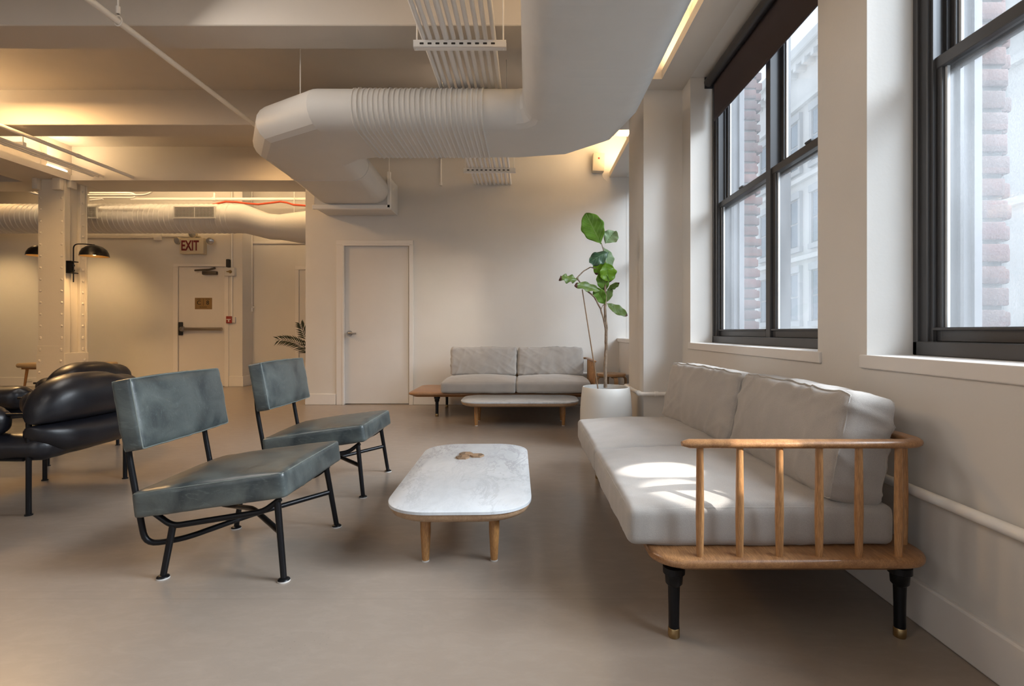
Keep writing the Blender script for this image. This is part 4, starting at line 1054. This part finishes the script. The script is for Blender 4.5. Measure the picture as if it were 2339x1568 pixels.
# hexagonal coaster set
hexc = [(1085, 1042.5), (1062.5, 1047), (1066, 1039)]
T0 = P(1074, 1044, 0.70*F/(1044-CY)); d0 = T0.y
HX = thing('coaster', 'hexagonal wooden coaster set with striped ends lying on the near marble table', 'coaster', (T0.x, T0.y, 0.26))
R = 0.029
M_cwood = wood('coaster_wood', (0.34, 0.22, 0.13), (0.26, 0.16, 0.09), 0.5, (6, 20, 20), 0)
for i, (hx_, hy_, rr) in enumerate(((0.038, 0.010, 0), (-0.038, -0.028, 0), (-0.028, 0.048, 0), (0.0, 0.0, 0))):
    if i == 3: continue
    bm = B(); prism(bm, [(hx_+R*1.35*math.cos(PI/3*k), hy_+R*1.35*math.sin(PI/3*k)) for k in range(6)], 0.0, 0.009)
    t = new('hexagon_tile', bm, M_cwood, HX)
    bm = B(); s = 1 if i == 0 else -1
    for k in range(5):
        xx = hx_+s*(0.008+0.006*k); w = 0.028 - max(0, (abs(xx-hx_)-0.018))*1.1
        box(bm, xx-0.0012, xx+0.0012, hy_-w*0.85, hy_+w*0.85, 0.009, 0.0096)
    new('stripes', bm, M_ink, t)

# ------------------------------------------------------------------ green lounge chairs
def make_chair(label, loc, rz):
    C = thing('lounge_chair', label, 'chair', loc, rz, 'green leather lounge chairs')
    # local: +x forward, y across; origin below seat centre (world -1.19, 2.24)
    ox, oy = -1.19, 2.24
    def q(x, y, z): return Vector((x-ox, y-oy, z))
    # seat: slab from (x -1.505, z .235/.34) to (x -.93, z .317/.42)
    L = 0.585; ang = math.atan2(0.08, 0.57); ctr = q(-1.215, 2.24, 0.333)
    def crown(p, u, v, w): return p
    st = cushion('seat', 0.585, 0.585, 0.100, 0.014, 0.026, C, M_green, 2, 0.0022, ctr, (0, -ang, 0), n=26, puffb=0.0, pipes_z=(1,), pm=M_seam, pr=0.0028, fold=0.003)
    bk = cushion('backrest', 0.275, 0.565, 0.078, 0.012, 0.014, C, M_green, 4, 0.0022, q(-1.528, 2.235, 0.638), (0, math.radians(79.5), 0), n=26, puffb=0.0, pipes_z=(1, -1), pm=M_seam, pr=0.0028, fold=0.003)
    r = 0.0115
    for s in (-1, 1):
        y = 2.24+s*0.235
        # back post that dips under the seat, then crosses to opposite front leg
        pts = [q(-1.575, y, 0.70), q(-1.565, y, 0.50), q(-1.515, y, 0.225), q(-1.495, y, 0.125), q(-1.38, y-s*0.045, 0.128), q(-1.20, 2.24+s*0.0, 0.160+0.012*(s+1)), q(-0.965, 2.24-s*0.245, 0.178)]
        bm = B(); tube(bm, fillet(pts, 0.055, 5), r, 10); new('cross_brace', bm, M_steel, C, 60)
        # side rail
        y = 2.24+s*0.243
        bm = B(); tube(bm, fillet([q(-1.47, y, 0.262), q(-1.385, y, 0.200), q(-1.03, y, 0.256), q(-0.965, y, 0.305)], 0.03, 5), r, 10); new('side_rail', bm, M_steel, C, 60)
        for (a_, b_) in ((q(-1.382, y, 0.205), q(-1.416, 2.24+s*0.250, 0.006)), (q(-0.975, y, 0.295), q(-0.936, 2.24+s*0.272, 0.006))):
            bm = B(); tube(bm, [a_, b_], [r*1.12, r*1.0], 12); l = new('leg', bm, M_steel, C, 60)
            bm = B(); lathe(bm, [(0.012, 0.014), (0.021, 0.009), (0.023, 0.005)], b_.x, b_.y, 20); new('foot', bm, M_steel, l, 60)
            bm = B(); lathe(bm, [(0.0235, 0.005), (0.0235, 0.0)], b_.x, b_.y, 20); new('glide', bm, M_glide, l, 60)
    return C
ch1 = make_chair('green leather lounge chair nearest the camera on black steel legs', (-1.19, 2.24, 0), 0)
ch2 = copy_tree(ch1); ch2.location = (-1.205, 3.225, 0); ch2.rotation_euler = (0, 0, math.radians(0.5))
ch2['label'] = 'green leather lounge chair behind the nearest one, closer to the white door'

# ------------------------------------------------------------------ black puffy armchairs
def make_bollo(label, loc, rz):
    A = thing('armchair', label, 'armchair', loc, rz, 'puffy black leather armchairs')
    # local: back along +x side, faces -x; legs at x -.26..+.26, y -.31..+.31
    def wrap(k):
        def s(p, u, v, w):
            p.x -= k*abs(v)**2.6*0.16
            if u > 0: pass
            return p
        return s
    def roll(x0, ln, th, zm, ht, hb, dip, seed, pw=3.4):
        bm = B(); R_ = []; nv, na = 56, 28
        for j in range(nv+1):
            v = -math.cos(PI*j/nv); av = abs(v)
            e = max(0.0, 1-av**pw)**0.45
            wob = -dip*math.exp(-((v-0.42)/0.24)**2)
            top = zm+ht*e+wob*e; bot = zm-hb*e; t = th*max(0.0, 1-av**4)**0.4+0.004
            zc_, hz = (top+bot)/2, (top-bot)/2+0.003; row = []
            for k in range(na):
                a = 2*PI*k/na; c, s_ = math.cos(a), math.sin(a)
                rr = 1+0.035*math.sin(a*15+seed)*max(0, av-0.62)**1.2*2.2
                x = x0+t/2*math.copysign(abs(c)**0.85, c)*rr - 0.045*av**2.4
                z = zc_+hz*math.copysign(abs(s_)**0.85, s_)*rr
                y = v*ln/2 + 0.012*math.sin(a*2+seed)*(1-av)
                p = Vector((x, y, z)); n_ = noise.noise(p*5+Vector((seed, 0, 0)))*0.006
                p += Vector((c, 0, s_))*n_*e
                row.append(bm.verts.new(p))
            R_.append(row)
        for a_, b_ in zip(R_, R_[1:]): skin(bm, a_, b_)
        bm.faces.new(R_[0][::-1]); bm.faces.new(R_[-1]); return new('back_cushion', bm, M_black, A, 180)
    roll(0.300, 0.72, 0.235, 0.482, 0.245, 0.012, 0.030, 1)
    roll(0.295, 0.71, 0.225, 0.452, 0.022, 0.150, 0.0, 2)
    cushion('seat', 0.70, 0.70, 0.13, 0.060, 0.025, A, M_black, 3, 0.005, (-0.04, 0, 0.345), pipe=False, n=40, wdir=(1.5, 1.5, 1), puffb=0.01)
    for s in (-1, 1):
        cushion('arm_cushion', 0.50, 0.15, 0.165, 0.07, 0.0, A, M_black, 5+s, 0.003, (-0.15, s*0.335, 0.49), pipe=False, n=30)
    r = 0.0125
    for sx in (-1, 1):
        for sy in (-1, 1):
            bm = B(); x, y = sx*0.26 + 0.0, sy*0.31 + (0.0 if sx < 0 else 0.0)
            zt = 0.53
            if sx > 0: y = sy*0.335; x = 0.225
            tube(bm, [(x, y, 0.006), (x, y, zt if sx > 0 else 0.46)], r, 12); l = new('leg', bm, M_steel, A, 60)
            bm = B(); lathe(bm, [(0.018, 0.006), (0.018, 0.0)], x, y, 16); new('foot', bm, M_steel, l, 60)
    for sy in (-1, 1):
        bm = B(); tube(bm, [(0.225, sy*0.335, 0.525), (-0.45, sy*0.335, 0.525)], 0.008, 8); new('arm_rod', bm, M_steel, A, 60)
    bm = B(); tube(bm, fillet([(0.225, -0.335, 0.29), (0.225, 0.335, 0.29), (-0.26, 0.31, 0.29), (-0.26, -0.31, 0.29), (0.20, -0.335, 0.29)], 0.03), 0.009, 8); new('seat_frame', bm, M_steel, A, 60)
    return A
a1 = make_bollo('puffy black leather armchair directly behind the nearest green chair', (-2.835, 2.995, 0), math.radians(2))
a2 = copy_tree(a1); a2.location = (-3.66, 3.97, 0); a2.rotation_euler = (0, 0, math.radians(3))
a2['label'] = 'puffy black leather armchair standing in front of the riveted column'

# ------------------------------------------------------------------ stool by the back window
ST = thing('stool', 'round birch stool with bent legs behind the big planter', 'stool', (0.995, 6.08, 0)); 
bm = B(); lathe(bm, [(0.001, 0.428), (0.160, 0.428), (0.170, 0.432), (0.170, 0.456), (0.166, 0.460), (0.001, 0.460)], 0, 0, 40); new('seat', bm, M_birch, ST, 40)
for a in (0.15, 0.15+PI/2, 0.15+PI, 0.15-PI/2):
    bm = B(); d = Vector((math.cos(a), math.sin(a), 0)); pts = fillet([d*0.06+Vector((0, 0, 0.419)), d*0.176+Vector((0, 0, 0.419)), d*0.178+Vector((0, 0, 0.0))], 0.07, 8)
    w = Vector((-d.y, d.x, 0))*0.022; t_ = 0.009; R4 = []
    for i, p in enumerate(pts):
        tn = (pts[min(i+1, len(pts)-1)]-pts[max(i-1, 0)]).normalized(); nn = tn.cross(w).normalized()*t_
        R4.append([bm.verts.new(p+w+nn), bm.verts.new(p-w+nn), bm.verts.new(p-w-nn), bm.verts.new(p+w-nn)])
    for p_, q_ in zip(R4, R4[1:]): skin(bm, p_, q_)
    bm.faces.new(R4[0][::-1]); bm.faces.new(R4[-1]); new('leg', bm, M_birch, ST, 40)

# ------------------------------------------------------------------ fiddle leaf fig
DP = 4.32
pc = P(1384, 0, DP).x
PT = thing('plant_pot', 'large off-white barrel planter holding the tall fig', 'planter', (pc, DP, 0))
prof = [(0.19, 0.0), (0.205, 0.01), (0.218, 0.12), (0.216, 0.30), (0.207, 0.42), (0.197, 0.487), (0.193, 0.493), (0.183, 0.490), (0.180, 0.44), (0.182, 0.40)]
bm = B(); lathe(bm, prof, 0, 0, 56, close=False); f = [bm.verts.new((0.19*math.cos(2*PI*k/56), 0.19*math.sin(2*PI*k/56), 0.0)) for k in range(56)]; bm.faces.new(f[::-1])
new('pot', bm, M_pot, PT, 50)
bm = B(); lathe(bm, [(0.001, 0.455), (0.09, 0.462), (0.1805, 0.452)], 0, 0, 40, close=False); new('soil', bm, M_soil, PT, 60)
FG = thing('fiddle_leaf_fig', 'tall thin fiddle leaf fig with few large leaves and a cane', 'plant', (pc, DP, 0.455)); go = -Vector(FG.location)
def gadd(n, bm, m, sm=60, par=FG):
    o = new(n, bm, m, None, sm); o.data.transform(Matrix.Translation(go)); o.parent = par; return o
def pp(px, py, dd=0.0): 
    p = P(px, py, DP); p.y += dd; return p
def rough_path(pts, n=5, amp=0.004):
    out = []
    for i in range(len(pts)-1):
        for k in range(n):
            q = pts[i].lerp(pts[i+1], k/n); out.append(q+Vector((noise.noise(q*30)*amp, noise.noise(q*30+Vector((9, 0, 0)))*amp, 0)))
    out.append(pts[-1]); return out
pts = rough_path([pp(1383, 886), pp(1382, 840), pp(1384.5, 790), pp(1385, 750), pp(1382, 710), pp(1383.5, 675), pp(1382, 655)])
bm = B(); tube(bm, pts, [0.0155-0.007*i/len(pts) for i in range(len(pts))], 12); gadd('trunk', bm, M_bark)
pts = rough_path([pp(1383, 700), pp(1384, 640, 0.02), pp(1384, 600, 0.03), pp(1379, 570, 0.02), pp(1374, 556)])
bm = B(); tube(bm, pts, [0.007-0.004*i/len(pts) for i in range(len(pts))], 8); gadd('branch', bm, M_bark)
pts = rough_path([pp(1384.5, 762), pp(1380, 735, -0.008), pp(1371, 706, -0.02), pp(1357, 680, -0.03), pp(1338, 664, -0.04), pp(1325, 648, -0.04), pp(1317, 636, -0.03), pp(1333, 620, -0.02), pp(1348, 611, -0.01), pp(1362, 614, 0)], 4)
bm = B(); tube(bm, pts, [0.008-0.004*i/len(pts) for i in range(len(pts))], 8); gadd('branch', bm, M_bark)
bm = B(); tube(bm, rough_path([pp(1372, 706, -0.02), pp(1376, 700), pp(1382, 693)], 3), 0.004, 6); gadd('branch', bm, M_bark)
bm = B(); cyl(bm, pp(1366, 890), pp(1329, 662, -0.03), 0.0055, 0.0045, 8); gadd('cane', bm, M_stake)
def leaf(b, t, width, facing, m, droop=0.0, fold=0.15, curl=0.0, wave=0.06, seed=0, petiole=True, name='leaf'):
    b = Vector(b); t = Vector(t); ax = t-b; Ln = ax.length; ax.normalize()
    fa = Vector(facing).normalized(); s = ax.cross(fa).normalized(); nrm = s.cross(ax).normalized()
    nu, nv = 14, 30; bm = B(); uvl = bm.loops.layers.uv.new('uv'); G = []
    for j in range(nv+1):
        v_ = j/nv
        # fiddle outline: narrow waist, broad toward the tip
        wd = (0.42*math.sin(min(1, v_*2.2)*PI/2)**0.9*(1-v_)**0.45 + 0.95*math.sin(PI*max(0, v_-0.06)**1.25/0.94**1.25)**0.75*0.62 if v_ > 0.06 else 0.42*math.sin(v_*2.2*PI/2)**0.9)
        wd = max(0.0, wd)*width/2*1.18 if 0 < j < nv else width*0.03
        row = []
        for i in range(nu+1):
            u = i/nu*2-1
            ed = abs(u)
            wv = wave*width*math.sin(v_*17+seed+(2 if u > 0 else 0))*ed**2
            p = b + ax*Ln*v_ + s*(u*wd*(1+0.05*math.sin(v_*21+seed*2+u))) + nrm*(fold*ed*wd + wv - droop*Ln*v_*v_ + curl*width*u*abs(u)) + Vector((0, 0, -droop*0.3*Ln*v_*v_))
            p += nrm*0.010*width*8*math.sin((v_*6.5-ed*1.9)*2*PI)*0.12*(1-ed*0.4)
            row.append(bm.verts.new(p))
        G.append(row)
    for j in range(nv):
        for i in range(nu):
            fc = bm.faces.new((G[j][i], G[j][i+1], G[j+1][i+1], G[j+1][i]))
            for lp, (ii, jj) in zip(fc.loops, ((i, j), (i+1, j), (i+1, j+1), (i, j+1))): lp[uvl].uv = (ii/nu, jj/nv)
    o = gadd(name, bm, m, 180); sl = o.modifiers.new('solid', 'SOLIDIFY'); sl.thickness = 0.0012
    return o
leaf(pp(1373, 558), pp(1337, 489, -0.03), 0.185, (-0.25, -1, 0.15), M_leaf, 0.0, 0.12, 0.0, 0.05, 1)
leaf(pp(1383, 556, 0.01), pp(1405, 530, 0.03), 0.125, (0.2, -1, 0.3), M_leafP, -0.15, 0.45, 0.1, 0.05, 2)
leaf(pp(1389, 578, -0.03), pp(1346, 592, -0.09), 0.13, (-0.1, -0.9, 0.5), M_leafD, 0.25, -0.35, 0.0, 0.08, 3)
leaf(pp(1381, 563, 0.05), pp(1397, 612, 0.05), 0.115, (0.3, -1, 0.1), M_leafP, 0.1, 0.15, 0.0, 0.05, 4)
leaf(pp(1384, 599, 0.0), pp(1392, 644, -0.01), 0.145, (0.05, -1, 0.3), M_leafY, 0.10, 0.10, 0.05, 0.07, 5)
leaf(pp(1380, 585, 0.04), pp(1362, 626, 0.02), 0.10, (-0.2, -1, 0.2), M_leafY, 0.05, 0.10, 0.0, 0.05, 6)
leaf(pp(1383, 668, 0.02), pp(1373, 618, 0.01), 0.105, (-0.1, -1, 0.1), M_leaf, 0.0, 0.25, 0.0, 0.05, 7)
leaf(pp(1371, 666, -0.03), pp(1312, 650, -0.10), 0.085, (0.25, -1, 0.9), M_leafT, 0.06, 0.2, 0.1, 0.10, 8)
leaf(pp(1382, 696, -0.01), pp(1357, 658, -0.04), 0.10, (-0.3, -1, 0.3), M_leaf, 0.05, 0.2, 0.0, 0.06, 9)
leaf(pp(1384, 692, 0.01), pp(1397, 656, 0.01), 0.06, (0.3, -1, 0.2), M_leafT, 0.02, 0.3, 0.0, 0.06, 10)
leaf(pp(1387, 662, -0.0), pp(1413, 647, -0.04), 0.055, (0.2, -0.9, -0.5), M_leafT, 0.03, 0.2, 0.0, 0.08, 11)
leaf(pp(1385, 693, -0.0), pp(1431, 724, -0.03), 0.088, (0.25, -1, 0.45), M_leafT, -0.04, 0.12, 0.0, 0.05, 12)
leaf(pp(1319, 640, -0.03), pp(1279, 632, -0.09), 0.075, (0.1, -0.7, 0.9), M_leafT, 0.10, -0.2, 0.2, 0.16, 13)

bpy.context.view_layer.update()
